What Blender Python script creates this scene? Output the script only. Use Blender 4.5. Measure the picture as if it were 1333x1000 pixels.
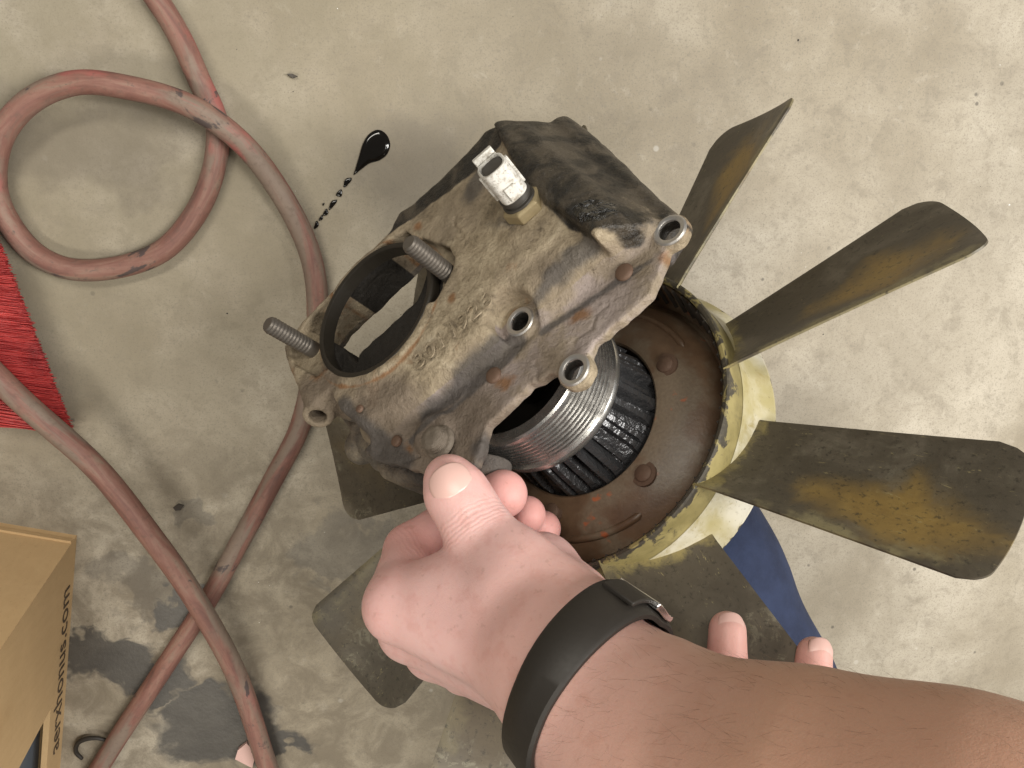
import bpy, math, random
import numpy as np
from mathutils import Matrix, Vector
random.seed(7); RNG = np.random.default_rng(7)
for o in list(bpy.data.objects): bpy.data.objects.remove(o)
SC = bpy.context.scene; COL = SC.collection
pi = math.pi

# ------------------------------------------------------------------ camera
# measuring frame: camera on +Z looking down; world: Z is the floor's normal
H, FPX, PW, PH = 0.55, 1025.0, 1333, 1000
nz = np.array([.13, -.24, 1.0]); nz /= np.linalg.norm(nz)
xw = np.array([1., 0, 0]) - nz * nz[0]; xw /= np.linalg.norm(xw)
yw = np.cross(nz, xw)
RW = np.array([xw, yw, nz])                      # measuring frame -> world rotation
CAMH = 0.547
OF = np.array([0, 0, H]) - CAMH * nz             # floor point under the camera
def W(p): return RW @ (np.asarray(p, float) - OF)
def ray(x, y): return np.array([(x - 666.5) / FPX, -(y - 500) / FPX, -1.])
def at(x, y, d):                                 # a point measured at distance d
    return W(np.array([0, 0, H]) + ray(x, y) * d)
CAMW = W([0, 0, H])
def fl(x, y, z=0.):                              # a point measured at height z over the floor
    r = RW @ ray(x, y); t = (z - CAMW[2]) / r[2]
    return CAMW + r * t
cam = bpy.data.cameras.new('camera'); camo = bpy.data.objects.new('camera', cam); COL.objects.link(camo)
cam.sensor_width = 36; cam.lens = 36 * FPX / PW; cam.clip_start = .01; cam.clip_end = 50
MW = Matrix(RW.tolist()).to_4x4(); camo.matrix_world = Matrix.Translation(CAMW.tolist()) @ MW
SC.camera = camo

# ------------------------------------------------------------------ light
wd = bpy.data.worlds.new('World'); SC.world = wd; wd.use_nodes = True
bgn = wd.node_tree.nodes['Background']; bgn.inputs[0].default_value = (.95, .93, .9, 1); bgn.inputs[1].default_value = .10
def area(name, loc, target, sx, sy, power, col):
    l = bpy.data.lights.new(name, 'AREA'); l.shape = 'RECTANGLE'; l.size = sx; l.size_y = sy; l.energy = power; l.color = col
    o = bpy.data.objects.new(name, l); COL.objects.link(o); o.location = loc
    o.rotation_euler = (Vector(target) - Vector(loc)).to_track_quat('-Z', 'Y').to_euler(); return o
area('ceiling_tube_lamp', (1.0, .0, 1.35), (.1, 0, 0), .30, 1.2, 34, (1, .97, .92))
area('ceiling_tube_lamp', (-.55, -.95, 1.8), (0, 0, 0), 1.2, .25, 16, (1, .94, .82))
area('ceiling_tube_lamp', (-.35, .95, 1.8), (0, 0, 0), 1.2, .25, 19, (1, .945, .84))
SC.view_settings.view_transform = 'Standard'; SC.view_settings.look = 'None'
SC.view_settings.gamma = 1; SC.view_settings.exposure = 0.0; SC.view_settings.use_curve_mapping = False

# ------------------------------------------------------------------ helpers
def link(name, me, mat=None, parent=None):
    o = bpy.data.objects.new(name, me); COL.objects.link(o)
    if mat and me is not None:
        me.materials.clear(); me.materials.append(mat)
    if parent is not None: o.parent = parent
    return o
def empty(name, M=None):
    o = bpy.data.objects.new(name, None); COL.objects.link(o); o.empty_display_size = .02
    if M is not None: o.matrix_world = M
    return o
def tag(o, label=None, cat=None, group=None, kind=None):
    for k, v in (('label', label), ('category', cat), ('group', group), ('kind', kind)):
        if v: o[k] = v
    return o
def mesh(name, V, Fc, smooth=True, attrs=None):
    V = np.asarray(V, np.float32).reshape(-1, 3); me = bpy.data.meshes.new(name)
    if isinstance(Fc, np.ndarray) and Fc.ndim == 2:
        n, k = Fc.shape
        me.vertices.add(len(V)); me.vertices.foreach_set('co', V.ravel())
        me.loops.add(n * k); me.loops.foreach_set('vertex_index', Fc.astype(np.int32).ravel())
        me.polygons.add(n); me.polygons.foreach_set('loop_start', np.arange(0, n * k, k, dtype=np.int32))
        me.update(calc_edges=True)
    else:
        me.from_pydata(V.tolist(), [], [list(map(int, f)) for f in Fc])
    me.polygons.foreach_set('use_smooth', np.full(len(me.polygons), smooth)); 
    for k, a in (attrs or {}).items():
        at_ = me.attributes.new(k, 'FLOAT', 'POINT'); at_.data.foreach_set('value', np.asarray(a, np.float32))
    me.update(); return me
def sharp(me, deg=35):
    me.set_sharp_from_angle(angle=math.radians(deg)); return me
class MB:
    def __init__(s): s.v = []; s.f = []
    def add(s, V, Fc):
        b = len(s.v); s.v += [tuple(map(float, p)) for p in V]; s.f += [[b + int(i) for i in f] for f in Fc]; return s
    def lathe(s, prof, n=48, origin=(0, 0, 0), ax=(0, 0, 1), ref=None, closed=False, cap=True):
        ax = np.array(ax, float); ax /= np.linalg.norm(ax)
        r = np.array(ref if ref is not None else ((1, 0, 0) if abs(ax[0]) < .9 else (0, 1, 0)), float); r -= ax * (r @ ax); r /= np.linalg.norm(r); q = np.cross(ax, r)
        V = []; F_ = []; m = len(prof)
        for (rr, z) in prof:
            for i in range(n):
                t = 2 * pi * i / n; V.append(np.array(origin) + ax * z + rr * (math.cos(t) * r + math.sin(t) * q))
        for j in range(m if closed else m - 1):
            for i in range(n):
                k = (j + 1) % m; F_.append((j * n + i, j * n + (i + 1) % n, k * n + (i + 1) % n, k * n + i))
        if cap and not closed:
            F_.append(tuple(range(n))[::-1]); F_.append(tuple((m - 1) * n + i for i in range(n)))
        return s.add(V, F_)
    def box(s, lo, hi, M=None):
        V = [(x, y, z) for x in (lo[0], hi[0]) for y in (lo[1], hi[1]) for z in (lo[2], hi[2])]
        if M is not None: V = [tuple(M @ Vector(p)) for p in V]
        return s.add(V, [(0, 1, 3, 2), (4, 6, 7, 5), (0, 4, 5, 1), (2, 3, 7, 6), (0, 2, 6, 4), (1, 5, 7, 3)])
    def me(s, name, smooth=True, ang=35):
        m = mesh(name, s.v, s.f, smooth)
        if smooth: sharp(m, ang)
        return m
def bevel(o, w=.0006, seg=2):
    b = o.modifiers.new('bevel', 'BEVEL'); b.width = w; b.segments = seg; b.limit_method = 'ANGLE'; b.angle_limit = math.radians(40); return o
def catmull(P, n):
    P = np.asarray(P, float); Q = np.vstack([2 * P[0] - P[1], P, 2 * P[-1] - P[-2]]); out = []
    for i in range(1, len(Q) - 2):
        for t in np.linspace(0, 1, n, endpoint=False):
            a, b, c, d = Q[i - 1:i + 3]
            out.append(.5 * (2 * b + (c - a) * t + (2 * a - 5 * b + 4 * c - d) * t * t + (3 * b - a - 3 * c + d) * t ** 3))
    out.append(P[-1]); return np.array(out)
def tube(P, r, n=16, cap=True):
    P = np.asarray(P, float); m = len(P); r = np.broadcast_to(r, m); T = np.gradient(P, axis=0); T /= np.linalg.norm(T, axis=1)[:, None]
    up = np.array([0, 0, 1.]); V = []; x = np.cross(T[0], up)
    if np.linalg.norm(x) < .1: x = np.cross(T[0], [1., 0, 0])
    for i in range(m):
        x = x - T[i] * (x @ T[i]); x /= np.linalg.norm(x); y = np.cross(T[i], x)
        for j in range(n):
            t = 2 * pi * j / n; V.append(P[i] + r[i] * (math.cos(t) * x + math.sin(t) * y))
    F_ = [(i * n + j, i * n + (j + 1) % n, (i + 1) * n + (j + 1) % n, (i + 1) * n + j) for i in range(m - 1) for j in range(n)]
    if cap: F_ += [tuple(range(n))[::-1], tuple((m - 1) * n + j for j in range(n))]
    return V, F_

# implicit surfaces -> quads (surface nets)
def nets(f, org, dx):
    s = f < 0; nx, ny, nz_ = f.shape
    cnt = np.zeros((nx - 1, ny - 1, nz_ - 1), np.int8)
    offs = [(i, j, k) for i in (0, 1) for j in (0, 1) for k in (0, 1)]
    for i, j, k in offs: cnt += s[i:nx - 1 + i, j:ny - 1 + j, k:nz_ - 1 + k]
    act = (cnt > 0) & (cnt < 8); idx = np.argwhere(act); vid = np.full(cnt.shape, -1, np.int32); vid[act] = np.arange(len(idx))
    cv = np.stack([f[idx[:, 0] + i, idx[:, 1] + j, idx[:, 2] + k] for i, j, k in offs], 1)
    acc = np.zeros((len(idx), 3)); n = np.zeros(len(idx)); O = np.array(offs, float)
    for a in range(8):
        for b in range(a + 1, 8):
            if np.abs(O[a] - O[b]).sum() != 1: continue
            m = (cv[:, a] < 0) != (cv[:, b] < 0); t = cv[m, a] / (cv[m, a] - cv[m, b])
            acc[m] += O[a] + t[:, None] * (O[b] - O[a]); n[m] += 1
    V = (idx + acc / n[:, None]) * dx + np.asarray(org)
    Q = []
    for ax in range(3):
        sl0 = [slice(None)] * 3; sl1 = [slice(None)] * 3; sl0[ax] = slice(0, -1); sl1[ax] = slice(1, None)
        a, b = s[tuple(sl0)], s[tuple(sl1)]; e = np.argwhere(a != b); u, v = [(1, 2), (2, 0), (0, 1)][ax]
        ok = (e[:, u] > 0) & (e[:, v] > 0) & (e[:, u] < f.shape[u] - 1) & (e[:, v] < f.shape[v] - 1); e = e[ok]
        flip = a[tuple(e.T)]
        def g(du, dv):
            q = e.copy(); q[:, u] -= du; q[:, v] -= dv; return vid[tuple(q.T)]
        q = np.stack([g(1, 1), g(0, 1), g(0, 0), g(1, 0)], 1); q[~flip] = q[~flip][:, ::-1]; Q.append(q)
    return V, np.vstack(Q)
def smin(a, b, k):
    if k <= 0: return np.minimum(a, b)
    h = np.maximum(k - np.abs(a - b), 0) / k; return np.minimum(a, b) - h * h * k * .25
def smax(a, b, k): return -smin(-a, -b, k)
def poly_sd(U, V, P):
    P = np.asarray(P, float); d = np.full(U.shape, 1e9); ins = np.zeros(U.shape, bool)
    for i in range(len(P)):
        a, b = P[i - 1], P[i]; e = b - a; wx, wy = U - a[0], V - a[1]
        t = np.clip((wx * e[0] + wy * e[1]) / (e @ e), 0, 1)
        d = np.minimum(d, (wx - e[0] * t) ** 2 + (wy - e[1] * t) ** 2)
        c = ((a[1] > V) != (b[1] > V)); xx = a[0] + (V - a[1]) / (b[1] - a[1] + 1e-12) * e[0]; ins ^= c & (U < xx)
    return np.where(ins, -1, 1) * np.sqrt(d)
def rcone(X, Y, Z, a, b, r1, r2):
    a = np.asarray(a, float); ab = np.asarray(b, float) - a; L = max(ab @ ab, 1e-12)
    t = np.clip(((X - a[0]) * ab[0] + (Y - a[1]) * ab[1] + (Z - a[2]) * ab[2]) / L, 0, 1)
    return np.sqrt((X - a[0] - t * ab[0]) ** 2 + (Y - a[1] - t * ab[1]) ** 2 + (Z - a[2] - t * ab[2]) ** 2) - (r1 + (r2 - r1) * t)
def blend(prims, dx, k):
    """round cones (a, b, ra, rb[, k]) in metres blended into one skin; negative k carves"""
    A = np.array([p[0] for p in prims] + [p[1] for p in prims]); R = max(max(p[2], p[3]) for p in prims) + .004
    lo = A.min(0) - R; hi = A.max(0) + R; n = np.ceil((hi - lo) / dx).astype(int) + 1
    ax = [lo[i] + dx * np.arange(n[i]) for i in range(3)]; f = np.full(n, .05, np.float32)
    for p in prims:
        a, b, r1, r2 = p[:4]; kk = p[4] if len(p) > 4 else k; m = max(r1, r2) + max(abs(kk), 0) + 3 * dx
        l = np.minimum(a, b) - m; h = np.maximum(a, b) + m; i0 = np.clip(((l - lo) / dx).astype(int), 0, n); i1 = np.clip(((h - lo) / dx).astype(int) + 1, 0, n)
        sl = tuple(slice(i0[i], i1[i]) for i in range(3)); X, Y, Z = np.ix_(*[ax[i][sl[i]] for i in range(3)])
        d = rcone(X, Y, Z, a, b, r1, r2)
        f[sl] = smin(f[sl], d, kk) if kk >= 0 else smax(f[sl], -d, -kk)
    return nets(f, lo, dx)
def relax(V, Q, it=2, lam=.5):
    for _ in range(it):
        s = np.zeros_like(V); c = np.zeros(len(V))
        for i in range(4):
            for j in (1, 3):
                np.add.at(s, Q[:, i], V[Q[:, (i + j) % 4]]); np.add.at(c, Q[:, i], 1)
        V = V + lam * (s / np.maximum(c, 1)[:, None] - V)
    return V

# ------------------------------------------------------------------ materials
class Mat:
    def __init__(s, name, rough=.6, metal=0., spec=.5):
        s.m = bpy.data.materials.new(name); s.m.use_nodes = True; s.t = s.m.node_tree; s.b = s.t.nodes['Principled BSDF']
        s.b.inputs['Roughness'].default_value = rough; s.b.inputs['Metallic'].default_value = metal; s.b.inputs['Specular IOR Level'].default_value = spec
        s.co = s.t.nodes.new('ShaderNodeTexCoord').outputs['Object']
    def put(s, sock, v):
        if isinstance(v, bpy.types.NodeSocket): s.t.links.new(v, sock)
        elif hasattr(sock, 'default_value'):
            if isinstance(v, (tuple, list)) and len(v) == 3 and len(sock.default_value) == 4: v = (*v, 1)
            sock.default_value = v
    def node(s, ty, ins=None, **kw):
        n = s.t.nodes.new(ty)
        for k, v in kw.items(): setattr(n, k, v)
        for k, v in (ins or {}).items(): s.put(n.inputs[k], v)
        return n
    def noise(s, scale, det=4, rough=.55, dist=0, vec=None, col=False):
        n = s.node('ShaderNodeTexNoise', {'Scale': scale, 'Detail': det, 'Roughness': rough, 'Distortion': dist}); s.put(n.inputs['Vector'], vec or s.co)
        return n.outputs['Color' if col else 'Fac']
    def voro(s, scale, vec=None, feat='F1', out='Distance'):
        n = s.node('ShaderNodeTexVoronoi', {'Scale': scale}, feature=feat); s.put(n.inputs['Vector'], vec or s.co); return n.outputs[out]
    def ramp(s, f, stops):
        n = s.node('ShaderNodeValToRGB', {'Fac': f}); e = n.color_ramp.elements
        while len(e) < len(stops): e.new(.5)
        for i, (p, c) in enumerate(stops):
            e[i].position = p; e[i].color = (*c, 1) if isinstance(c, (tuple, list)) else (c, c, c, 1)
        return n.outputs[0]
    def sstep(s, f, a, b):
        n = s.node('ShaderNodeMapRange', {'Value': f, 'From Min': a, 'From Max': b}, interpolation_type='SMOOTHSTEP'); return n.outputs[0]
    def mix(s, f, a, b, mode='MIX'):
        n = s.node('ShaderNodeMix', data_type='RGBA', blend_type=mode); s.put(n.inputs[0], f); s.put(n.inputs[6], a); s.put(n.inputs[7], b); return n.outputs[2]
    def math(s, op, a, b=0., clamp=False):
        n = s.node('ShaderNodeMath', operation=op, use_clamp=clamp); s.put(n.inputs[0], a); s.put(n.inputs[1], b); return n.outputs[0]
    def lerp(s, f, a, b):
        n = s.node('ShaderNodeMix', data_type='FLOAT'); s.put(n.inputs[0], f); s.put(n.inputs[2], a); s.put(n.inputs[3], b); return n.outputs[0]
    def attr(s, name): return s.node('ShaderNodeAttribute', attribute_name=name).outputs['Fac']
    def mapv(s, scale=(1, 1, 1), vec=None):
        n = s.node('ShaderNodeMapping', {'Scale': scale}); s.put(n.inputs['Vector'], vec or s.co); return n.outputs[0]
    def warp(s, scale, amt, vec=None):
        c = s.noise(scale, 3, col=True, vec=vec)
        a = s.node('ShaderNodeVectorMath', operation='SUBTRACT'); s.put(a.inputs[0], c); a.inputs[1].default_value = (.5,) * 3
        b = s.node('ShaderNodeVectorMath', operation='SCALE'); s.put(b.inputs[0], a.outputs[0]); b.inputs['Scale'].default_value = amt
        d = s.node('ShaderNodeVectorMath', operation='ADD'); s.put(d.inputs[0], vec or s.co); s.put(d.inputs[1], b.outputs[0]); return d.outputs[0]
    def bump(s, h, strength=.3, dist=.001):
        old = s.b.inputs['Normal'].links; n = s.node('ShaderNodeBump', {'Strength': strength, 'Distance': dist, 'Height': h})
        if old: s.put(n.inputs['Normal'], old[0].from_socket)
        s.put(s.b.inputs['Normal'], n.outputs[0])
    def set(s, **kw):
        for k, v in kw.items(): s.put(s.b.inputs[k.replace('_', ' ')], v)
        return s
def simple(name, col, rough=.5, metal=0., var=.25, scale=300, bump=.2, bd=.0003):
    M = Mat(name, rough, metal); n = M.noise(scale, 5); n2 = M.noise(scale * .12, 3)
    lo = tuple(c * (1 - var) for c in col); hi = tuple(min(1, c * (1 + var)) for c in col)
    M.set(Base_Color=M.mix(n2, M.mix(n, lo, hi), M.mix(n, hi, lo))); M.set(Roughness=M.lerp(n, max(rough - .1, .03), min(rough + .12, 1)))
    if bump: M.bump(n, bump, bd)
    return M.m

# ---- floor concrete
def make_concrete():
    M = Mat('concrete', .7); co = M.warp(14, .03)
    big = M.noise(3.2, 4, .6, vec=co); mid = M.noise(13, 6, .62, .4, vec=co); fine = M.noise(85, 6, .65); sp = M.noise(420, 3, .6)
    c = M.ramp(mid, [(.25, (.30, .262, .20)), (.45, (.385, .342, .27)), (.6, (.44, .395, .318)), (.8, (.49, .445, .365))])
    c = M.mix(M.sstep(big, .38, .66), M.mix(1., c, (.74, .71, .65), 'MULTIPLY'), c)
    c = M.mix(M.math('MULTIPLY', M.sstep(fine, .50, .75), .6), c, (.25, .215, .16)); c = M.mix(M.math('MULTIPLY', M.sstep(M.noise(38, 6, .7, .8), .56, .70), .35), c, (.22, .19, .14))
    c = M.mix(M.math('MULTIPLY', M.sstep(fine, .45, .22), .3), c, (.56, .51, .43))
    c = M.mix(M.math('MULTIPLY', M.sstep(sp, .52, .72), .5), c, (.2, .175, .14))
    bl = M.noise(7.5, 5, .6, .6, vec=co); c = M.mix(M.math('MULTIPLY', M.sstep(bl, .46, .64), .38), c, (.235, .20, .145))
    b2 = M.noise(48, 6, .7, .3, vec=co); c = M.mix(M.math('MULTIPLY', M.sstep(b2, .52, .66), .42), c, (.21, .18, .135)); c = M.mix(M.math('MULTIPLY', M.sstep(b2, .42, .28), .18), c, (.60, .555, .47))
    gt = M.noise(900, 2, .6); c = M.mix(M.math('MULTIPLY', M.sstep(gt, .54, .70), .55), c, (.16, .14, .11))
    ck = M.voro(5.5, vec=M.warp(30, .05), feat='DISTANCE_TO_EDGE'); cm = M.math('MULTIPLY', M.sstep(ck, .006, .001), M.sstep(M.noise(6, 2), .55, .62)); c = M.mix(M.math('MULTIPLY', cm, .0), c, (.13, .11, .085))
    pits = M.voro(60); pm = M.math('MULTIPLY', M.sstep(pits, .12, .06), M.sstep(M.noise(22, 2), .56, .64)); c = M.mix(M.math('MULTIPLY', pm, .75), c, (.09, .08, .065))
    wsp = M.math('MULTIPLY', M.sstep(M.voro(34), .09, .05), M.sstep(M.noise(9, 2), .5, .6)); c = M.mix(M.math('MULTIPLY', wsp, .3), c, (.75, .73, .68))
    # trodden-in dirty patches towards the carton
    P0 = fl(220, 880)
    def dist(vec, x, y, sx, sy):
        p = fl(x, y); n = M.node('ShaderNodeVectorMath', operation='SUBTRACT'); M.put(n.inputs[0], vec); n.inputs[1].default_value = tuple(p)
        m = M.node('ShaderNodeVectorMath', operation='MULTIPLY'); M.put(m.inputs[0], n.outputs[0]); m.inputs[1].default_value = (1 / sx, 1 / sy, 0)
        l = M.node('ShaderNodeVectorMath', operation='LENGTH'); M.put(l.inputs[0], m.outputs[0]); return l.outputs['Value']
    w1 = M.warp(26, .085); w1 = M.warp(90, .02, vec=w1)
    patch = M.math('MULTIPLY', M.sstep(dist(w1, 250, 900, .34, .26), 1.15, .35), M.sstep(M.noise(34, 6, .7, .5), .36, .62))
    c = M.mix(M.math('MULTIPLY', patch, .70), c, (.15, .122, .085))
    dirt_dim = M.math('MULTIPLY', M.sstep(dist(w1, 60, 60, .36, .30), 1.25, .2), M.sstep(M.noise(20, 5, .65), .25, .6)); c = M.mix(M.math('MULTIPLY', dirt_dim, .72), c, M.mix(fine, (.17, .145, .095), (.27, .235, .165)))  # dirty tone, also painted to dim the corner the left lamps overlight
    oilst = None
    for (x, y, sx, sy) in [(158, 858, .026, .020), (112, 850, .016, .012), (195, 892, .030, .014), (290, 955, .046, .036), (262, 925, .03, .016), (372, 968, .018, .012), (232, 790, .022, .017), (190, 770, .03, .018), (240, 668, .014, .01), (455, 715, .04, .022), (430, 742, .022, .014)]:
        d = M.sstep(dist(w1, x, y, sx * 1.15, sy * 1.15), 1.10, .72)
        if y < 790: d = M.math('MULTIPLY', d, .45)
        oilst = d if oilst is None else M.math('MAXIMUM', oilst, d)
    c = M.mix(M.math('MULTIPLY', oilst, .88), c, M.mix(fine, (.020, .019, .019), (.06, .055, .05)))
    soft_dark = M.sstep(dist(w1, 545, 222, .05, .045), 1.2, .3); c = M.mix(M.math('MULTIPLY', soft_dark, .45), c, (.16, .14, .115))  # darker patch beside the casting's upper-left edge
    soft_dark = M.sstep(dist(w1, 120, 185, .09, .035), 1.2, .3); c = M.mix(M.math('MULTIPLY', soft_dark, .5), c, (.12, .10, .075))  # soft shadow of the hose loop painted into the concrete
    M.set(Base_Color=c, Roughness=M.lerp(oilst, M.lerp(mid, .62, .8), .42))
    M.bump(fine, .25, .0012); M.bump(sp, .2, .0005); M.bump(pm, -.5, .001)
    return M.m
M_CONC = make_concrete()

def make_hose():
    M = Mat('hose_rubber', .62); cb = M.node('ShaderNodeCombineXYZ'); M.put(cb.inputs[0], M.math('MULTIPLY', M.attr('hl'), .16)); M.put(cb.inputs[1], M.attr('hc')); M.put(cb.inputs[2], M.attr('hs')); sv_ = cb.outputs[0]
    lo = M.noise(9, 4, .6); md = M.noise(60, 6, .65, .8); fi = M.noise(300, 4, .65); stk = M.noise(150, 6, .65, .6, vec=sv_); st2 = M.noise(60, 4, .6, .4, vec=sv_)
    c = M.ramp(stk, [(.3, (.12, .055, .046)), (.46, (.20, .085, .066)), (.58, (.25, .125, .095)), (.74, (.25, .19, .14))])
    c = M.mix(M.sstep(st2, .50, .62), c, M.mix(md, (.14, .10, .078), (.26, .195, .15)))
    c = M.mix(M.math('MULTIPLY', M.sstep(M.math('ADD', lo, M.math('MULTIPLY', M.math('SUBTRACT', st2, .5), .5)), .60, .68), .75), c, M.mix(md, (.30, .05, .05), (.42, .11, .10)))
    c = M.mix(M.math('MULTIPLY', M.sstep(M.math('ADD', M.noise(24, 5, .65, 1.), M.math('MULTIPLY', M.math('SUBTRACT', stk, .5), .5)), .64, .69), .9), c, (.05, .038, .042))
    c = M.mix(M.math('MULTIPLY', M.sstep(fi, .52, .72), .45), c, (.10, .07, .055))
    c = M.mix(M.lerp(md, .05, .20), c, (.16, .12, .09)); M.set(Base_Color=c, Roughness=M.lerp(fi, .5, .78)); M.bump(fi, .35, .0005); M.bump(stk, .4, .0007); return M.m
M_HOSE = make_hose()

def make_casting():
    M = Mat('dirty_cast_iron', .65); co = M.warp(40, .01)
    big = M.noise(26, 4, .6, vec=co); mid = M.noise(95, 6, .65, .3, vec=co); fi = M.noise(520, 5, .65); vf = M.noise(1500, 2)
    c = M.ramp(mid, [(.28, (.09, .068, .042)), (.44, (.26, .207, .136)), (.6, (.37, .303, .208)), (.76, (.49, .418, .305))])
    c = M.mix(M.sstep(big, .42, .62), c, M.mix(mid, (.19, .15, .10), (.33, .265, .185)))
    c = M.mix(M.math('MULTIPLY', M.sstep(M.noise(33, 5, .6, .6), .60, .70), .55), c, (.22, .10, .035))
    pl = M.attr('plate'); plm = M.sstep(M.math('ADD', pl, M.math('MULTIPLY', M.math('SUBTRACT', mid, .5), .7)), .35, .65)
    gp = M.mix(mid, (.215, .17, .148), (.37, .312, .285)); gp = M.mix(M.math('MULTIPLY', M.sstep(big, .5, .62), .6), gp, (.26, .205, .12))
    c = M.mix(plm, c, gp)
    br = M.sstep(M.math('ADD', M.attr('brown'), M.math('MULTIPLY', M.math('SUBTRACT', big, .5), .9)), .3, .8); c = M.mix(M.math('MULTIPLY', br, .9), c, M.mix(mid, (.10, .075, .052), (.20, .155, .115)))
    ru = M.sstep(M.math('ADD', M.attr('rust'), M.math('MULTIPLY', M.math('SUBTRACT', mid, .5), .9)), .4, .7); c = M.mix(M.math('MULTIPLY', ru, .85), c, M.mix(fi, (.13, .055, .02), (.27, .13, .045)))
    gr = M.sstep(M.math('ADD', M.attr('grime'), M.math('MULTIPLY', M.math('SUBTRACT', M.noise(60, 5, .6), .5), .9)), .35, .7); c = M.mix(M.math('MULTIPLY', gr, .78), c, (.055, .05, .048))
    oi = M.sstep(M.math('ADD', M.attr('oil'), M.math('MULTIPLY', M.math('SUBTRACT', M.noise(80, 5, .6), .5), .55)), .42, .58)
    c = M.mix(oi, c, M.mix(M.sstep(M.noise(55, 5, .65, .5), .42, .62), (.008, .007, .006), (.062, .050, .036)))
    deep_ = M.attr('recess_shade'); c = M.mix(M.sstep(deep_, .3, .7), c, M.mix(mid, (.006, .005, .004), (.022, .017, .012)))  # near-black put into the colour to deepen the shade in bore and bolt holes
    wet = M.sstep(M.math('ADD', M.attr('wet'), M.math('MULTIPLY', M.math('SUBTRACT', mid, .5), .6)), .4, .6); c = M.mix(wet, c, (.008, .008, .008))
    c = M.mix(M.math('MULTIPLY', M.sstep(fi, .52, .70), .36), c, M.mix(1., c, (.32, .30, .27), 'MULTIPLY')); c = M.mix(M.math('MULTIPLY', M.sstep(M.noise(210, 5, .7), .55, .70), .30), c, M.mix(1., c, (.42, .38, .33), 'MULTIPLY'))
    r = M.lerp(oi, M.lerp(mid, .58, .8), M.lerp(M.noise(70, 3), .18, .6)); r = M.lerp(wet, r, .06)
    M.set(Base_Color=c, Roughness=r)
    M.bump(fi, .8, .0010); M.bump(mid, .75, .0024); M.bump(M.noise(230, 5, .7), .5, .0012); M.bump(M.noise(240, 3), M.lerp(wet, .08, 1.), .009); return M.m
M_CAST = make_casting()

def make_blade():
    M = Mat('worn_blade_paint', .5); bu, bv = M.attr('bu'), M.attr('bv')
    oinf = M.node('ShaderNodeObjectInfo').outputs['Random']
    off = M.node('ShaderNodeCombineXYZ'); M.put(off.inputs[2], M.math('MULTIPLY', oinf, 7.3))
    v = M.node('ShaderNodeVectorMath', operation='ADD'); M.put(v.inputs[0], M.co); M.put(v.inputs[1], off.outputs[0]); co = v.outputs[0]
    st = M.mapv((1, .35, 1), co); big = M.noise(22, 5, .6, .5, vec=co); mid = M.noise(90, 6, .68, .6, vec=co); fi = M.noise(420, 5, .7, vec=co)
    c = M.mix(mid, (.050, .041, .028), (.100, .084, .060)); c = M.mix(M.sstep(big, .5, .7), c, (.135, .115, .085))
    # ochre worn in the working part of the blade, pale yellow where the edge is rubbed bare
    d = M.math('ADD', M.math('MULTIPLY', M.math('ABSOLUTE', M.math('SUBTRACT', bu, .66)), 2.3), M.math('MULTIPLY', M.math('ABSOLUTE', M.math('SUBTRACT', bv, .34)), 1.9))
    om = M.sstep(M.math('ADD', d, M.math('MULTIPLY', M.math('SUBTRACT', big, .5), 1.9)), 1.02, .2)
    wr_ = M.node('ShaderNodeSeparateColor'); M.put(wr_.inputs[0], M.node('ShaderNodeObjectInfo').outputs['Color']); wear = wr_.outputs[0]
    c = M.mix(M.math('MULTIPLY', M.math('MULTIPLY', om, .85), wear), c, M.mix(mid, (.16, .09, .022), (.40, .27, .07)))
    em = M.sstep(M.math('ADD', bv, M.math('MULTIPLY', M.math('SUBTRACT', mid, .5), .40)), .15, .02)
    em = M.math('MULTIPLY', em, M.sstep(M.noise(34, 4, .6, vec=co), .40, .55)); c = M.mix(M.math('MULTIPLY', M.math('MULTIPLY', em, .8), M.lerp(M.node('ShaderNodeSeparateColor', {0: M.node('ShaderNodeObjectInfo').outputs['Color']}).outputs[0], .3, 1.)), c, M.mix(fi, (.20, .165, .075), (.34, .30, .17)))
    ro = M.sstep(M.math('ADD', bu, M.math('MULTIPLY', M.math('SUBTRACT', mid, .5), .22)), .075, .0); c = M.mix(M.math('MULTIPLY', ro, .8), c, M.mix(mid, (.24, .19, .065), (.40, .34, .15)))
    sc = M.math('MULTIPLY', M.sstep(M.noise(120, 6, .75, 1.2, vec=co), .54, .60), M.sstep(big, .48, .62)); c = M.mix(M.math('MULTIPLY', sc, M.lerp(wear, .95, .25)), c, (.19, .175, .125))
    sx_ = M.noise(260, 6, .75, 2., vec=M.mapv((.35, 1.6, 1), co)); c = M.mix(M.math('MULTIPLY', M.sstep(sx_, .60, .66), M.math('MULTIPLY', M.sstep(mid, .45, .6), .7)), c, (.34, .29, .14))
    c = M.mix(M.math('MULTIPLY', M.sstep(fi, .54, .68), .7), c, (.025, .022, .015))
    M.set(Base_Color=c, Roughness=M.lerp(mid, .40, .62)); M.bump(mid, .2, .0007); M.bump(fi, .2, .0003); return M.m
M_BLADE = make_blade()

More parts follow.
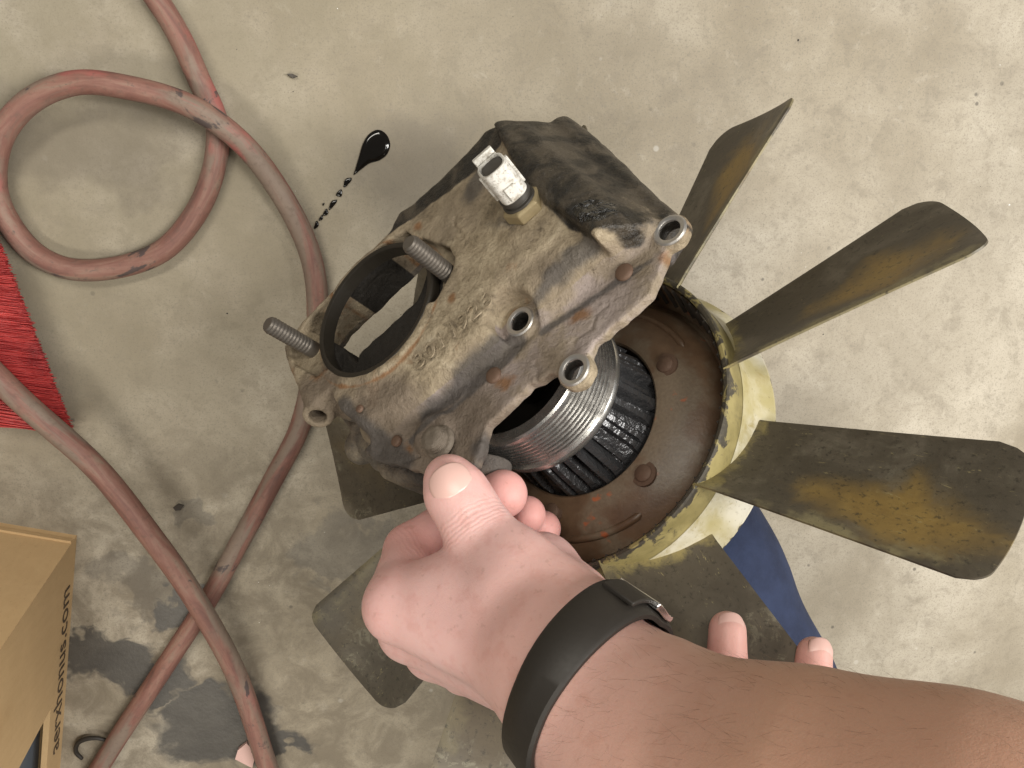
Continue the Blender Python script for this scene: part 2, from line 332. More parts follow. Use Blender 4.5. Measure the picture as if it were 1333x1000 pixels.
def make_yellow(name, lo, hi, sh):
    M = Mat(name, .5); big = M.noise(28, 4); mid = M.noise(120, 6, .65, .5); fi = M.noise(600, 4, .65)
    c = M.mix(M.sstep(big, .35, .65), lo, hi); c = M.mix(M.sstep(mid, .5, .75), c, sh)
    chip = M.sstep(M.math('ADD', mid, M.math('MULTIPLY', M.attr('chip'), .22)), .62, .68); c = M.mix(chip, c, M.mix(fi, (.02, .018, .014), (.10, .085, .06)))
    c = M.mix(M.math('MULTIPLY', M.sstep(fi, .58, .72), .4), c, (.12, .10, .05))
    M.set(Base_Color=c, Roughness=M.lerp(fi, .4, .6)); M.bump(chip, -.4, .0006); M.bump(fi, .2, .0003); return M.m
M_YEL = make_yellow('chipped_yellow_paint', (.17, .14, .05), (.34, .285, .12), (.14, .115, .05)); M_CREAM = make_yellow('worn_cream_paint', (.38, .33, .16), (.60, .57, .47), (.34, .28, .12))

def make_rustplate():
    M = Mat('rusty_hub_plate', .6); big = M.noise(30, 4, .6); mid = M.noise(130, 6, .65); fi = M.noise(700, 4)
    c = M.mix(mid, (.06, .034, .02), (.19, .115, .065)); c = M.mix(M.sstep(big, .45, .6), c, M.mix(fi, (.11, .08, .055), (.22, .17, .115)))
    c = M.mix(M.math('MULTIPLY', M.sstep(M.noise(60, 4), .66, .72), .7), c, (.45, .10, .025))
    M.set(Base_Color=c, Roughness=M.lerp(mid, .32, .6)); M.bump(fi, .3, .0004); M.bump(mid, .2, .001); return M.m
M_RUST = make_rustplate()

def make_skin():
    M = Mat('skin', .5, spec=.3); tan, red = M.attr('tan'), M.attr('red'); big = M.noise(36, 4, .55); mid = M.noise(140, 5, .6); fi = M.noise(900, 4, .6)
    c = M.mix(big, (.70, .405, .375), (.79, .52, .49)); c = M.mix(M.math('MULTIPLY', M.sstep(mid, .48, .70), .38), c, (.60, .29, .255))
    c = M.mix(M.math('MULTIPLY', red, .75), c, M.mix(mid, (.58, .24, .21), (.68, .33, .30)))
    c = M.mix(M.math('MULTIPLY', tan, .9), c, M.mix(big, (.45, .25, .165), (.52, .305, .205)))
    c = M.mix(M.math('MULTIPLY', M.sstep(M.noise(300, 3), .62, .72), .25), c, (.38, .20, .15))
    M.set(Base_Color=c, Roughness=M.lerp(mid, .42, .55)); M.b.inputs['Subsurface Weight'].default_value = .12
    M.b.inputs['Subsurface Radius'].default_value = (1, .35, .2); M.b.inputs['Subsurface Scale'].default_value = .004
    vo = M.voro(900, vec=M.mapv((1, 1.6, 1.2)), feat='DISTANCE_TO_EDGE'); M.bump(M.sstep(vo, 0, .2), 0.07, .0003); M.bump(fi, .3, .0003); M.bump(mid, .16, .001)
    wv = M.math('SINE', M.math('ADD', M.math('MULTIPLY', M.attr('wk'), 3.4), M.math('MULTIPLY', M.noise(120, 4), 14.)))
    M.bump(M.math('MULTIPLY', wv, M.attr('wm')), .11, .0006); return M.m
M_SKIN = make_skin()
M_NAIL = simple('fingernail', (.68, .44, .39), .34, 0, .08, 200, .08)
M_POL = simple('polished_iron', (.55, .53, .51), .38, .85, .15, 500, .15)
M_PULL = simple('machined_steel', (.60, .59, .57), .25, .95, .08, 300, 0)
M_DARK = simple('grimy_steel', (.05, .045, .038), .5, .25, .4, 260, .35)
M_STUD = simple('stud_steel', (.13, .115, .10), .42, .55, .35, 500, .3)
M_BOLT = simple('rusty_bolt', (.13, .078, .052), .6, .2, .4, 420, .5, .0005)
M_BLK = simple('wet_black_metal', (.085, .085, .088), .2, .65, .9, 130, 1., .003)
def make_white():
    M = Mat('white_connector_plastic', .45); a = M.noise(240, 5, .65); b = M.noise(900, 4); c = M.mix(M.sstep(a, .45, .7), (.60, .585, .545), (.30, .27, .22)); c = M.mix(M.math('MULTIPLY', M.sstep(b, .58, .7), .7), c, (.12, .10, .08)); M.set(Base_Color=c); M.bump(a, .3, .0005); return M.m
M_WHITE = make_white()
M_BRASS = simple('dull_brass', (.27, .215, .12), .55, .3, .5, 260, .5, .0006)
M_BAND = simple('black_silicone', (.022, .018, .014), .58, 0, .45, 500, .15)
M_CHROME = simple('bright_metal', (.8, .8, .8), .16, 1., .05, 200, 0)
M_OIL = simple('black_oil', (.006, .005, .004), .03, 0, .2, 60, 0)
M_BRIST = None

# ------------------------------------------------------------------ floor
g = 60; xs = np.linspace(-2.2, 2.2, g); ys = np.linspace(-2.2, 2.2, g)
V = [(x, y, 0) for y in ys for x in xs]; Fq = np.array([(j * g + i, j * g + i + 1, (j + 1) * g + i + 1, (j + 1) * g + i) for j in range(g - 1) for i in range(g - 1)])
tag(link('floor', mesh('floor', V, Fq), M_CONC), kind='structure')

# ------------------------------------------------------------------ frame of the pump and fan (shared axis)
S = .55 / .66
CF = np.array([.0465, -.0232, .1738 ]); CF = np.array([CF[0] * S, CF[1] * S, H - (.66 - CF[2]) * S])
AX = np.array([-.8057, .5623, 1.]); AX /= np.linalg.norm(AX)
E1 = np.array([1., 0, 0]) - AX * AX[0]; E1 /= np.linalg.norm(E1); E2 = np.cross(AX, E1)
def L3(x, y, h):                                  # measured point -> (u, v) mm in the pump frame at height h mm
    d = ray(x, y); o = np.array([0, 0, H]); t = ((CF + h * .001 * AX - o) @ AX) / (d @ AX); q = o + t * d - CF
    return np.array([q @ E1, q @ E2]) * 1000
def Lp(pts, h): return np.array([L3(x, y, h) for x, y in pts])
MLOC = Matrix(np.block([[np.stack([RW @ E1, RW @ E2, RW @ AX], 1), W(CF)[:, None]], [np.zeros((1, 3)), np.ones((1, 1))]]).tolist())

# ------------------------------------------------------------------ cooling fan
fan = tag(empty('cooling_fan', MLOC), 'nine-bladed metal cooling fan with chipped yellow hub, lying tilted under the casting', 'fan')
RT, TH0, WT, PT = .1922, .9333, .0725, .5353
def blade_mesh():
    ns, nc = 34, 44; V = []; bu = []; bv = []; top = []
    for side in (1, -1):
        for i in range(ns + 1):
            s = i / ns
            for j in range(nc + 1):
                c = j / nc                                  # 0 at the high edge, 1 at the low edge
                w = (.0535 + (WT - .0535) * s); x = c * w
                def corner(xx, r): return r - math.sqrt(max(r * r - (r - xx) ** 2, 0)) if xx < r else 0
                tip = RT - max(corner(x, .008), corner(w - x, .012)) - .0035 * (2 * c - 1) ** 2
                r = .0795 + (tip - .0795) * s
                pt = PT + .10 * (1 - s); o = w / 2 - x
                camb = .0042 * (1 - (2 * c - 1) ** 2)
                n_t, n_a = -math.sin(pt), math.cos(pt)      # blade normal in (tangent, axis)
                k = -camb + side * .0009 * (1 if 0 < i < ns and 0 < j < nc else .55)
                tt = o * math.cos(pt) + k * n_t; aa = o * math.sin(pt) + k * n_a
                # shear the low edge along so that the root follows the drum
                rr = math.sqrt(max(r * r, 0)); V.append((rr if s > .05 else math.sqrt(max(.0795 ** 2 - tt * tt, .06 ** 2)) + (r - .0795), -tt, aa)); bu.append(s); bv.append(c)
    m = (ns + 1) * (nc + 1); F_ = []
    for i in range(ns):
        for j in range(nc):
            a = i * (nc + 1) + j; q = (a, a + 1, a + nc + 2, a + nc + 1); F_.append(q[::-1]); F_.append(tuple(m + x for x in q))
    def edge(lst):
        for a, b in zip(lst[:-1], lst[1:]): F_.append((a, b, m + b, m + a))
    edge([i * (nc + 1) for i in range(ns + 1)][::-1]); edge([i * (nc + 1) + nc for i in range(ns + 1)])
    edge([ns * (nc + 1) + j for j in range(nc + 1)][::-1]); edge([j for j in range(nc + 1)])
    return sharp(mesh('blade', V, F_, True, {'bu': bu, 'bv': bv}), 50)
bm_ = blade_mesh()
for k in range(9):
    b = link('blade', bm_, M_BLADE, fan); b.rotation_euler = (0, 0, TH0 - k * 2 * pi / 9); b.color = (1 if k < 3 else .12, 1, 1, 1)
def lathe_obj(name, prof, mat, parent, n=128, chip=None, closed=False, mb=None):
    m = MB(); m.lathe([(r * .001, z * .001) for r, z in prof], n, closed=closed, cap=False)
    me = m.me(name, True, 30); 
    if chip is not None:
        a = me.attributes.new('chip', 'FLOAT', 'POINT'); a.data.foreach_set('value', np.repeat(np.array(chip, np.float32), n))
    return link(name, me, mat, parent)
lathe_obj('hub_drum', [(81.6, 15.2), (80.8, 15.8), (79.4, 15.6), (78.6, 14.8), (78.2, 8), (78.0, -26), (82.5, -26.4), (82, 0), (81.9, 13.5)], M_YEL, fan, chip=[1, 1, 1, .8, .5, 0, 0, -.3, .5], closed=True)
lathe_obj('hub_skirt', [(82.2, 0), (82.5, -6), (83.2, -12), (85, -17.5), (87.5, -21), (89.0, -22.5), (89.2, -23.5), (87, -23), (84.5, -20), (82.2, -14)], M_CREAM, fan, chip=[-.3, -.9, -1, -1, -.6, .1, .5, 0, 0, 0], closed=True)
inn = lathe_obj('inner_bowl', [(77.9, 14), (77.6, 4), (76, -5), (73.5, -8), (71.5, -7.5), (69, -4), (62, 1.5), (53, 6), (46, 8), (43, 8.2), (42, 7.2), (41.5, 3), (40, -6), (20, -10), (5, -10)], M_RUST, fan)
# ribs pressed into the bowl wall
rib = MB(); rib.add([(.0780, -.0011, .0135), (.0780, .0011, .0135), (.0758, .0011, -.0055), (.0758, -.0011, -.0055), (.0766, 0, .0135), (.0744, 0, -.0050)], [(0, 4, 5, 3), (4, 1, 2, 5), (0, 1, 4), (3, 5, 2)]); ribm = rib.me('rib', False)
for i in range(72):
    o = link('rib', ribm, M_DARK, fan); o.rotation_euler = (0, 0, 2 * pi * i / 72)
# arc-shaped strengthening beads on the plate
for th in (math.atan2(*L3(782, 684, 4)[::-1]), math.atan2(*L3(782, 684, 4)[::-1]) + 2.2, math.atan2(*L3(782, 684, 4)[::-1]) - 2.0):
    P = [(.0615 * math.cos(th + t), .0615 * math.sin(th + t), .0008) for t in np.linspace(-.35, .35, 15)]; V, F_ = tube(P, np.array([.0004] + [.0022] * 13 + [.0004]), 8)
    link('plate_bead', sharp(mesh('plate_bead', V, F_), 60), M_RUST, fan)
def dome(r, h, n=20): return [(r, 0), (r, h * .45), (r * .85, h * .8), (r * .5, h), (.0001, h)]
rv = MB(); rv.lathe([(.0062, -.001), (.0062, .0004), (.0044, .0006), (.0042, .0014), (.0034, .0020), (.0005, .0022)], 20); rvm = rv.me('rivet')
for (x, y) in [(858, 480), (825, 605), (720, 660), (640, 640)]:
    u, v = L3(x, y, 7); a = math.atan2(v, u)
    o = link('rivet', rvm, M_BOLT if x != 858 else simple('orange_rusty_rivet', (.42, .10, .03), .5, 0, .5, 300, .4), fan); o.location = (.0505 * math.cos(a), .0505 * math.sin(a), .0067)
# finned wet core between pulley and plate
lathe_obj('core', [(41, 2), (37, 10), (33, 22), (31, 34), (30, 42), (18, 43)], M_BLK, fan, 64)
fn = MB(); fn.add([(.0412, -.0014, .003), (.0412, .0014, .003), (.0405, .0006, .0115), (.0405, -.0006, .0115), (.0385, -.0006, .021), (.0385, .0006, .021), (.0355, -.0006, .034), (.0355, .0006, .034), (.030, -.0016, .036), (.030, .0016, .036), (.034, -.0018, .008), (.034, .0018, .008)],
                  [(0, 1, 2, 3), (3, 2, 5, 4), (4, 5, 7, 6), (6, 7, 9, 8), (0, 3, 4, 6, 8, 10), (1, 11, 9, 7, 5, 2)]); fnm = fn.me('fin', False)
for i in range(36):
    o = link('fin', fnm, M_BLK, fan); o.rotation_euler = (RNG.normal(0, .02), RNG.normal(0, .03), 2 * pi * i / 36 + RNG.normal(0, .03)); s_ = RNG.uniform(.96, 1.03); o.scale = (s_, RNG.uniform(1.2, 2.4), s_)

# ------------------------------------------------------------------ pump housing (casting)
pump = tag(empty('pump_housing', MLOC), 'rusty oil-stained iron pump housing with large round port, sitting on top of the fan', 'pump housing')
hp, hm = 90., 104.
du = .8
P_main = np.vstack([Lp([(368, 452), (392, 418), (432, 378), (470, 338), (508, 298), (518, 276), (540, 262), (602, 203), (630, 170), (652, 160), (684, 178), (745, 238), (803, 286)], hm),
    Lp([(850, 290), (838, 318), (800, 348), (760, 380), (722, 410), (704, 426), (664, 446), (626, 476), (590, 504), (545, 540), (510, 572), (480, 592)], hp + 2),
    Lp([(462, 560), (440, 532), (428, 510), (408, 522), (392, 516), (376, 482)], hm)])
P_end = np.vstack([Lp([(652, 172), (662, 162)], hm - 2), Lp([(700, 154)], 94), Lp([(736, 150), (752, 160), (800, 205), (850, 254), (884, 284)], 80), Lp([(850, 312)], 88), Lp([(795, 330), (700, 260)], 96)])
P_plate = Lp([(884, 284), (886, 304), (868, 322), (862, 346), (846, 382), (808, 416), (772, 446), (764, 462), (768, 480), (758, 496), (742, 502), (730, 488), (716, 486), (688, 502), (660, 528), (634, 554), (626, 582), (618, 604), (588, 618), (556, 618), (520, 606), (488, 600), (470, 588), (560, 500), (640, 440), (700, 390), (840, 290)], hp)
P_low = Lp([(432, 512), (452, 560), (470, 598), (498, 622), (540, 632), (590, 634), (626, 612), (640, 575), (560, 540), (480, 500)], 70)
P_slot = Lp([(412, 436), (424, 418), (520, 325), (542, 312), (568, 330), (544, 392), (468, 462), (466, 474), (448, 453), (434, 446)], 95)
u0, v0 = np.min(np.vstack([P_main, P_end, P_plate, P_low]), 0) - 8; u1, v1 = np.max(np.vstack([P_main, P_end, P_plate, P_low]), 0) + 8
us = np.arange(u0, u1, du); vs = np.arange(v0, v1, du); hs = np.arange(44, 122, du)
U2, V2 = np.meshgrid(us, vs, indexing='ij')
def lownoise(A, B, C_=0, f=1.): return np.sin(A * .13 * f + 1.3 + .7 * np.sin(B * .09 * f)) * np.sin(B * .11 * f + .5 + .6 * np.sin(A * .07 * f + C_))
Hh = hs[None, None, :].astype(np.float32)
def ext(d2, h0, h1, r, draft=0.):
    d = (d2[:, :, None] - draft * (h1 - Hh) + r).astype(np.float32); z = np.abs(Hh - (h0 + h1) / 2) - (h1 - h0) / 2 + r
    return np.minimum(np.maximum(d, z), 0) + np.sqrt(np.maximum(d, 0) ** 2 + np.maximum(z, 0) ** 2) - r
def cyl(uv, r, h0, h1, rd=1.): return ext(np.hypot(U2 - uv[0], V2 - uv[1]) - r, h0, h1, rd)
m2 = poly_sd(U2, V2, P_main) + .35 * lownoise(U2, V2, 0, 1.6)
f = ext(m2, 76, hm, 2.0, .02)
# the face falls away in a broad slope towards the gasket plate
la, lb = L3(852, 296, hp + 2), L3(480, 592, hp + 2); ln = np.array([-(lb - la)[1], (lb - la)[0]]); ln /= np.linalg.norm(ln)
if (bore_ := L3(488, 403, hm)) @ ln - la @ ln < 0: ln = -ln
tl = (U2 - la[0]) * ln[0] + (V2 - la[1]) * ln[1]
topz = hp + 3.5 + .62 * tl + 1.6 * np.exp(-((tl - 8) / 5) ** 2) - 1.6 * np.exp(-((tl - 19) / 4) ** 2)
f = smax(f, (Hh - topz[:, :, None]).astype(np.float32) * .85, 5)
ra, rb = L3(672, 168, hm), L3(806, 290, hm); rn_ = np.array([-(rb - ra)[1], (rb - ra)[0]]); rn_ /= np.linalg.norm(rn_)
oe = L3(738, 150, 80)
if (oe - ra) @ rn_ < 0: rn_ = -rn_
td_ = (U2 - ra[0]) * rn_[0] + (V2 - ra[1]) * rn_[1]; wd_ = (oe - ra) @ rn_
topE = hm + 1.0 - (hm - 79) * np.clip(td_ / wd_, -.3, 1.3) - 2.2 * np.exp(-((td_ / wd_ - .62) / .12) ** 2)
e_ = ext(poly_sd(U2, V2, P_end) + .4 * lownoise(U2, V2, 2, 2), 68, hm + 6, 3, .03); e_ = smax(e_, (Hh - topE[:, :, None]).astype(np.float32) * .75, 3)
f = smin(f, e_, 3)
Xg, Yg, Zg = np.ix_(us.astype(np.float32), vs.astype(np.float32), hs.astype(np.float32))
a_ = L3(680, 178, hm - 3); b_ = L3(800, 288, hm - 3); f = smin(f, rcone(Xg, Yg, Zg, (*a_, hm - 3.4), (*b_, hm - 3.4), 4.6, 4.6), 5)
f = smin(f, ext(poly_sd(U2, V2, P_low) + .9 * lownoise(U2, V2, 1, 3), 46, 72, 5), 7)
plate2 = poly_sd(U2, V2, P_plate) + .35 * lownoise(U2, V2, 0, 5)
f = smin(f, ext(plate2, 84.5, hp, 1.1), 2.5)
hA, hB, hC = L3(675, 417, hp + 2), L3(745, 480, hp + 2), L3(870, 298, hp + 2)
f = smax(f, -cyl(hA, 10.5, hp + .2, 140, .5), 3)
for c_ in (hA, hB, hC): f = smin(f, cyl(c_, 7.6, 85.5, hp + .8, .8), 2.2)
sb = L3(690, 268, hm); f = smin(f, cyl(sb, 17, 80, hm + 1.6, 3), 5)            # sensor boss
bore = L3(488, 403, hm); RB = 34.2
f = smin(f, cyl(bore, RB + 4.2, 77, hm + .9, 1.2), 3)
st1, st2 = L3(402, 452, hm), L3(578, 352, hm)
for c_ in (st1, st2): f = smin(f, cyl(c_, 10, 78, hm - 1.5, 3), 6)
tb = L3(566, 566, hp); f = smin(f, cyl(tb, 9.0, 76, hp + 3.4, 2.0), 5)             # bolt boss by the thumb
for (x, y, r, k) in [(478, 545, 11, 86), (520, 560, 9, 92), (455, 575, 9, 66), (610, 590, 12, 78)]:
    c_ = L3(x, y, k); f = smin(f, rcone(Xg, Yg, Zg, (*c_, k - r), (*c_, k - r), r, r), 7)
# cavities
f = smax(f, -cyl(bore, RB, 96, 130, .5), 1.2)
f = smax(f, -cyl(bore, RB + 1.2, 20, 92.5, .5), .6)
f = smax(f, -ext(poly_sd(U2, V2, P_slot), 30, 110, .5), 1.2)
rec = poly_sd(U2, V2, Lp([(522, 318), (548, 308), (584, 322), (592, 336), (590, 352), (566, 392), (545, 400)], hm)); f = smax(f, -ext(rec, hm - 5, 130, 1), 1.2)
rec1 = poly_sd(U2, V2, Lp([(425, 400), (395, 425), (378, 452), (382, 474), (410, 490), (430, 480)], hm)); f = smax(f, -ext(rec1, hm - 3.5, 130, 1), 1.2)
for c_ in (hA, hB, hC): f = smax(f, -cyl(c_, 4.5, 40, 130, 0.), .5)
f = smax(f, -ext(np.hypot(U2, V2) - 44, 40, 78.5, 1), .8)                         # clearance for the pulley
f = f + (.16 * lownoise(Xg, Yg, 0, 4) * np.ones_like(Zg)).astype(np.float32)
# cracks and casting seams
def groove(pts, h, r):
    global f
    P = [(*L3(x, y, h), h) for x, y in pts]
    for a, b in zip(P[:-1], P[1:]): f = smax(f, -rcone(Xg, Yg, Zg, a, b, r, r), .5)
groove([(592, 282), (591, 293), (597, 300), (603, 310)], hm, .8)
groove([(770, 428), (752, 438), (745, 446), (750, 454)], hp, .7); groove([(790, 398), (775, 410), (770, 428)], hp, .55)
groove([(695, 472), (700, 484), (696, 500), (688, 514)], hp, .9); groove([(520, 604), (535, 598), (548, 592)], hp, .9)
# tubular lug at the lower left corner
lug0 = np.array([*L3(428, 512, 92), 92.]); lug_dir = np.array([MLOC.inverted().to_3x3() @ Vector((-.08, -.42, .9))]).ravel(); lug_dir /= np.linalg.norm(lug_dir)
c0 = L3(414, 541, 97); lugt = np.array([*c0, 97.]); lugb = lugt - lug_dir * 26
def cylinder_d(a, d_, L_, r):
    X, Y, Z = Xg - a[0], Yg - a[1], Zg - a[2]; t = X * d_[0] + Y * d_[1] + Z * d_[2]
    rr = np.sqrt(np.maximum(X * X + Y * Y + Z * Z - t * t, 0)); q = rr - r; z = np.abs(t - L_ / 2) - L_ / 2
    return np.minimum(np.maximum(q, z), 0) + np.sqrt(np.maximum(q, 0) ** 2 + np.maximum(z, 0) ** 2)
f = smin(f, cylinder_d(lugb, lug_dir, 26, 6.2) - 1.2, 6); f = smax(f, -cylinder_d(lugt - lug_dir * 14, lug_dir, 18, 4.2), .6)
Vc, Qc = nets(f, (us[0], vs[0], hs[0]), du); Vc = relax(Vc, Qc, 1, .4)
uu, vv, hh = Vc.T
def reg(pts, h, soft): return np.clip(.5 - poly_sd(uu, vv, Lp(pts, h)) / soft, 0, 1)
att = {}
att['plate'] = np.clip(.5 - poly_sd(uu, vv, P_plate) / 6, 0, 1) * (hh < hp + 4.5)
oil = reg([(640, 150), (664, 200), (690, 244), (712, 268), (740, 296), (775, 312), (815, 300), (835, 282), (880, 270), (760, 120)], hm, 9)
oil = np.maximum(oil, reg([(640, 140), (690, 140), (760, 140), (860, 262), (800, 262), (680, 205)], 80, 10) * (hh < 96))
oil = np.maximum(oil, reg([(560, 200), (640, 130), (660, 180), (622, 222), (556, 272), (505, 306), (495, 290)], hm, 9) * .95)
oil *= 1 - .45 * reg([(800, 250), (850, 262), (900, 290), (850, 320), (815, 300)], 88, 10)
recess_shade = np.clip((RB + 3.8 - np.hypot(uu - bore[0], vv - bore[1])) / .8, 0, 1) * (hh < hm - .8)  # mask for painted shade inside the port, bolt holes follow
for c_ in (hA, hB, hC): recess_shade = np.maximum(recess_shade, np.clip((5.6 - np.hypot(uu - c_[0], vv - c_[1])) / .6, 0, 1) * (hh < hp + .6))
att['recess_shade'] = recess_shade
brn = np.zeros(len(uu))
for (x, y, r, k) in [(500, 560, 34, 1.), (600, 560, 34, 1.), (690, 470, 22, .55), (800, 350, 24, .5), (560, 470, 20, .5), (500, 330, 18, .5), (560, 600, 30, 1.), (440, 500, 24, .8), (660, 520, 22, .5), (420, 520, 22, .8), (800, 370, 16, .5), (520, 300, 14, .4), (620, 470, 16, .5), (720, 360, 14, .45), (380, 460, 18, .7), (690, 290, 14, .5)]:
    c_ = L3(x, y, hm - 8); brn = np.maximum(brn, k * np.clip(1.25 - np.hypot(uu - c_[0], vv - c_[1]) / r, 0, 1))
att['brown'] = brn
att['oil'] = oil
att['wet'] = reg([(764, 294), (782, 276), (808, 274), (816, 290), (798, 308), (772, 310)], 98, 6); att['oil'] = np.maximum(att['oil'], reg([(752, 296), (780, 266), (815, 266), (824, 290), (800, 314), (765, 316)], 98, 8))
rust = np.zeros(len(uu))
for (x, y, r) in [(553, 302, 7), (598, 395, 6), (515, 575, 7), (640, 486, 8), (855, 320, 8), (740, 398, 8), (425, 492, 9), (700, 500, 7), (655, 400, 8)]:
    c_ = L3(x, y, hm - 5); rust = np.maximum(rust, np.clip(1.0 - np.hypot((uu - c_[0]) * (1 + .3 * math.sin(x)), vv - c_[1]) / (r * 1.25), 0, 1) * .8)
db = np.hypot(uu - bore[0], vv - bore[1]); rust = np.maximum(rust, .62 * np.clip(1 - np.abs(db - RB - 6) / 3, 0, 1)); att['rust'] = rust
gr = np.zeros(len(uu))
def seg_d(p, q, h):
    a, b = L3(*p, h), L3(*q, h); e = b - a; t = np.clip(((uu - a[0]) * e[0] + (vv - a[1]) * e[1]) / (e @ e), 0, 1); return np.hypot(uu - a[0] - t * e[0], vv - a[1] - t * e[1])
for p, q, r, k in [((652, 436), (592, 490), 7, 1), ((592, 490), (540, 532), 6, .8), ((770, 318), (720, 362), 7, .8), ((720, 362), (690, 392), 5, .7), ((640, 225), (622, 262), 9, .8), ((470, 560), (500, 600), 11, .9), ((610, 570), (630, 590), 9, .9), ((455, 535), (470, 560), 8, .8), ((835, 322), (690, 420), 3, .7), ((655, 448), (520, 566), 3, .7), ((680, 300), (640, 300), 8, .5), ((560, 600), (620, 606), 6, .8)]:
    gr = np.maximum(gr, k * np.clip(1.1 - seg_d(p, q, hm - 5) / (r * 1.35), 0, 1))
gr = np.maximum(gr, (hh < 80) * .6); att['grime'] = gr
body = link('casting', sharp(mesh('casting', Vc * .001, Qc, True, att), 50), M_CAST, pump)
body['label'] = 'tan and grey iron casting caked in grime, black oil on its far end'

def mm(p): return tuple(np.asarray(p, float) * .001)
ring = MB(); ring.lathe([(.0046, -.0008), (.0046, .0003), (.0051, .0006), (.0064, .0006), (.0070, .0001), (.0071, -.0012)], 40, closed=True); ringm = ring.me('bolt_hole_rim')
for c_ in (hA, hB, hC):
    o = link('bolt_hole_rim', ringm, M_POL, pump); o.location = mm((*c_, hp + .9))
# bore lip
lip = MB(); lip.lathe([(.0334, -.006), (.0334, .0010), (.0340, .0014), (.0358, .0014), (.0364, .0006), (.0364, -.004), (.0342, -.006)], 96, closed=True)
o = link('port_lip', lip.me('port_lip'), simple('grimy_lip', (.022, .018, .013), .45, .2, .5, 160, .5, .0006), pump); o.location = mm((*bore, hm))
def threaded(r, L_, pitch=.00125, n=24, plain=.004):
    prof = [(r * .98, -.006), (r * .98, plain)]; z = plain
    while z < L_ - .0015:
        prof += [(r, z + pitch * .15), (r, z + pitch * .4), (r * .87, z + pitch * .7), (r * .87, z + pitch * .9)]; z += pitch
    prof += [(r * .9, L_ - .0008), (r * .72, L_)]
    return MB().lathe(prof, n).me('stud')
stm = threaded(.0044, .029, .0020)
for c_, h_ in ((st1, hm - 3), (st2, hm - 5)):
    o = link('stud', stm, M_STUD, pump); o.location = mm((*c_, h_))
hexp = lambda r, ph=0: [(r * math.cos(ph + i * pi / 3), r * math.sin(ph + i * pi / 3)) for i in range(6)]
def hexmesh(name, r, h, dome_=0.):
    V = [(x, y, 0) for x, y in hexp(r)] + [(x, y, h * .82) for x, y in hexp(r)] + [(x, y, h) for x, y in hexp(r * .86)]
    F_ = [(i, (i + 1) % 6, 6 + (i + 1) % 6, 6 + i) for i in range(6)] + [(6 + i, 6 + (i + 1) % 6, 12 + (i + 1) % 6, 12 + i) for i in range(6)] + [tuple(range(12, 18)), tuple(range(6))[::-1]]
    return mesh(name, V, F_, False)
bt = MB().lathe([(.0048, -.003), (.0048, .0015), (.0042, .0032), (.003, .0042), (.0006, .0045)], 20).me('bolt_end')
for (x, y, h_, s_) in [(643, 489, hp, 1.), (813, 355, hp, 1.05), (516, 574, hp + 3, .7), (592, 604, hp, .8), (468, 532, hm, .5)]:
    o = link('bolt_end', bt, M_BOLT, pump); o.location = mm((*L3(x, y, h_), h_)); o.scale = (s_ * .78, s_ * .78, s_ * .40)
o = link('bolt_stub', MB().lathe([(.0092, -.001), (.0094, .0010), (.0086, .0016), (.0074, .0019), (.0077, .0028), (.0070, .0034), (.0073, .0044), (.0066, .0050), (.0069, .0060), (.0060, .0068), (.0034, .0072), (.0003, .0070)], 28).me('bolt_stub', True, 60), simple('crusted_bolt', (.13, .105, .08), .7, 0, .5, 260, .9, .0012), pump); o.location = mm((*L3(571, 575, hp + 4), hp + 3.4)); o.scale = (.78, .78, .9)
# pulley
prof = [(33.6, 71), (34.4, 72), (39.0, 72), (40.2, 71.3), (40.4, 70.2)]; z = 69.8
for i in range(8): prof += [(40.4, z - .35), (38.2, z - 1.25), (38.2, z - 1.45), (40.4, z - 2.5)]; z -= 2.85
prof += [(40.2, z - .3), (41.6, z - 1.0), (42.0, z - 2.2), (42.0, 43), (41, 42), (34, 42), (33.6, 45), (33.6, 60)]
lathe_obj('grooved_pulley', prof, M_PULL, pump, 160, closed=True)
lathe_obj('pulley_web', [(33.8, 48), (10, 48), (9.5, 50), (.1, 50)], M_DARK, pump, 48)
lathe_obj('shaft', [(9, 20), (9, 80), (.1, 80)], M_DARK, pump, 32)
# sensor screwed into the casting
sens = empty('temperature_sensor'); sens.parent = pump
sd = Vector((0, .17, 1)).normalized(); q_ = Vector((0, 0, 1)).rotation_difference(sd); sens.matrix_local = Matrix.Translation(mm((*L3(686, 273, hm + 1), hm + 1))) @ q_.to_matrix().to_4x4() @ Matrix.Rotation(.5, 4, 'Z') @ Matrix.Diagonal((.84, .84, .70, 1))
bevel(link('hex_base', hexmesh('hex_base', .0118, .0085), M_BRASS, sens), .0007)
o = link('collar', MB().lathe([(.0092, .0083), (.0092, .0098), (.0078, .0102), (.0078, .0118), (.0086, .0122), (.0086, .0152), (.0072, .0156)], 36).me('collar'), M_DARK, sens)
m_ = MB()
V, F_ = [], []
body_o = MB(); n = 28
def sq(t, a, b, p=3.2): c, s = math.cos(t), math.sin(t); k = (abs(c) ** p + abs(s) ** p) ** (-1 / p); return a * c * k, b * s * k
def shell(m, secs, n=36):
    V = [(*sq(2 * pi * i / n, a, b), z) for (a, b, z) in secs for i in range(n)]
    m.add(V, [(j * n + i, j * n + (i + 1) % n, (j + 1) * n + (i + 1) % n, (j + 1) * n + i) for j in range(len(secs) - 1) for i in range(n)] + [tuple(range(n))[::-1], tuple((len(secs) - 1) * n + i for i in range(n))]); return m
shell(body_o, [(.0070, .0082, .0150), (.0076, .0088, .0158), (.0076, .0088, .0372), (.0070, .0082, .0380), (.0062, .0072, .0380), (.0058, .0068, .030)])
conn = link('connector_body', body_o.me('connector_body', True, 30), M_WHITE, sens)
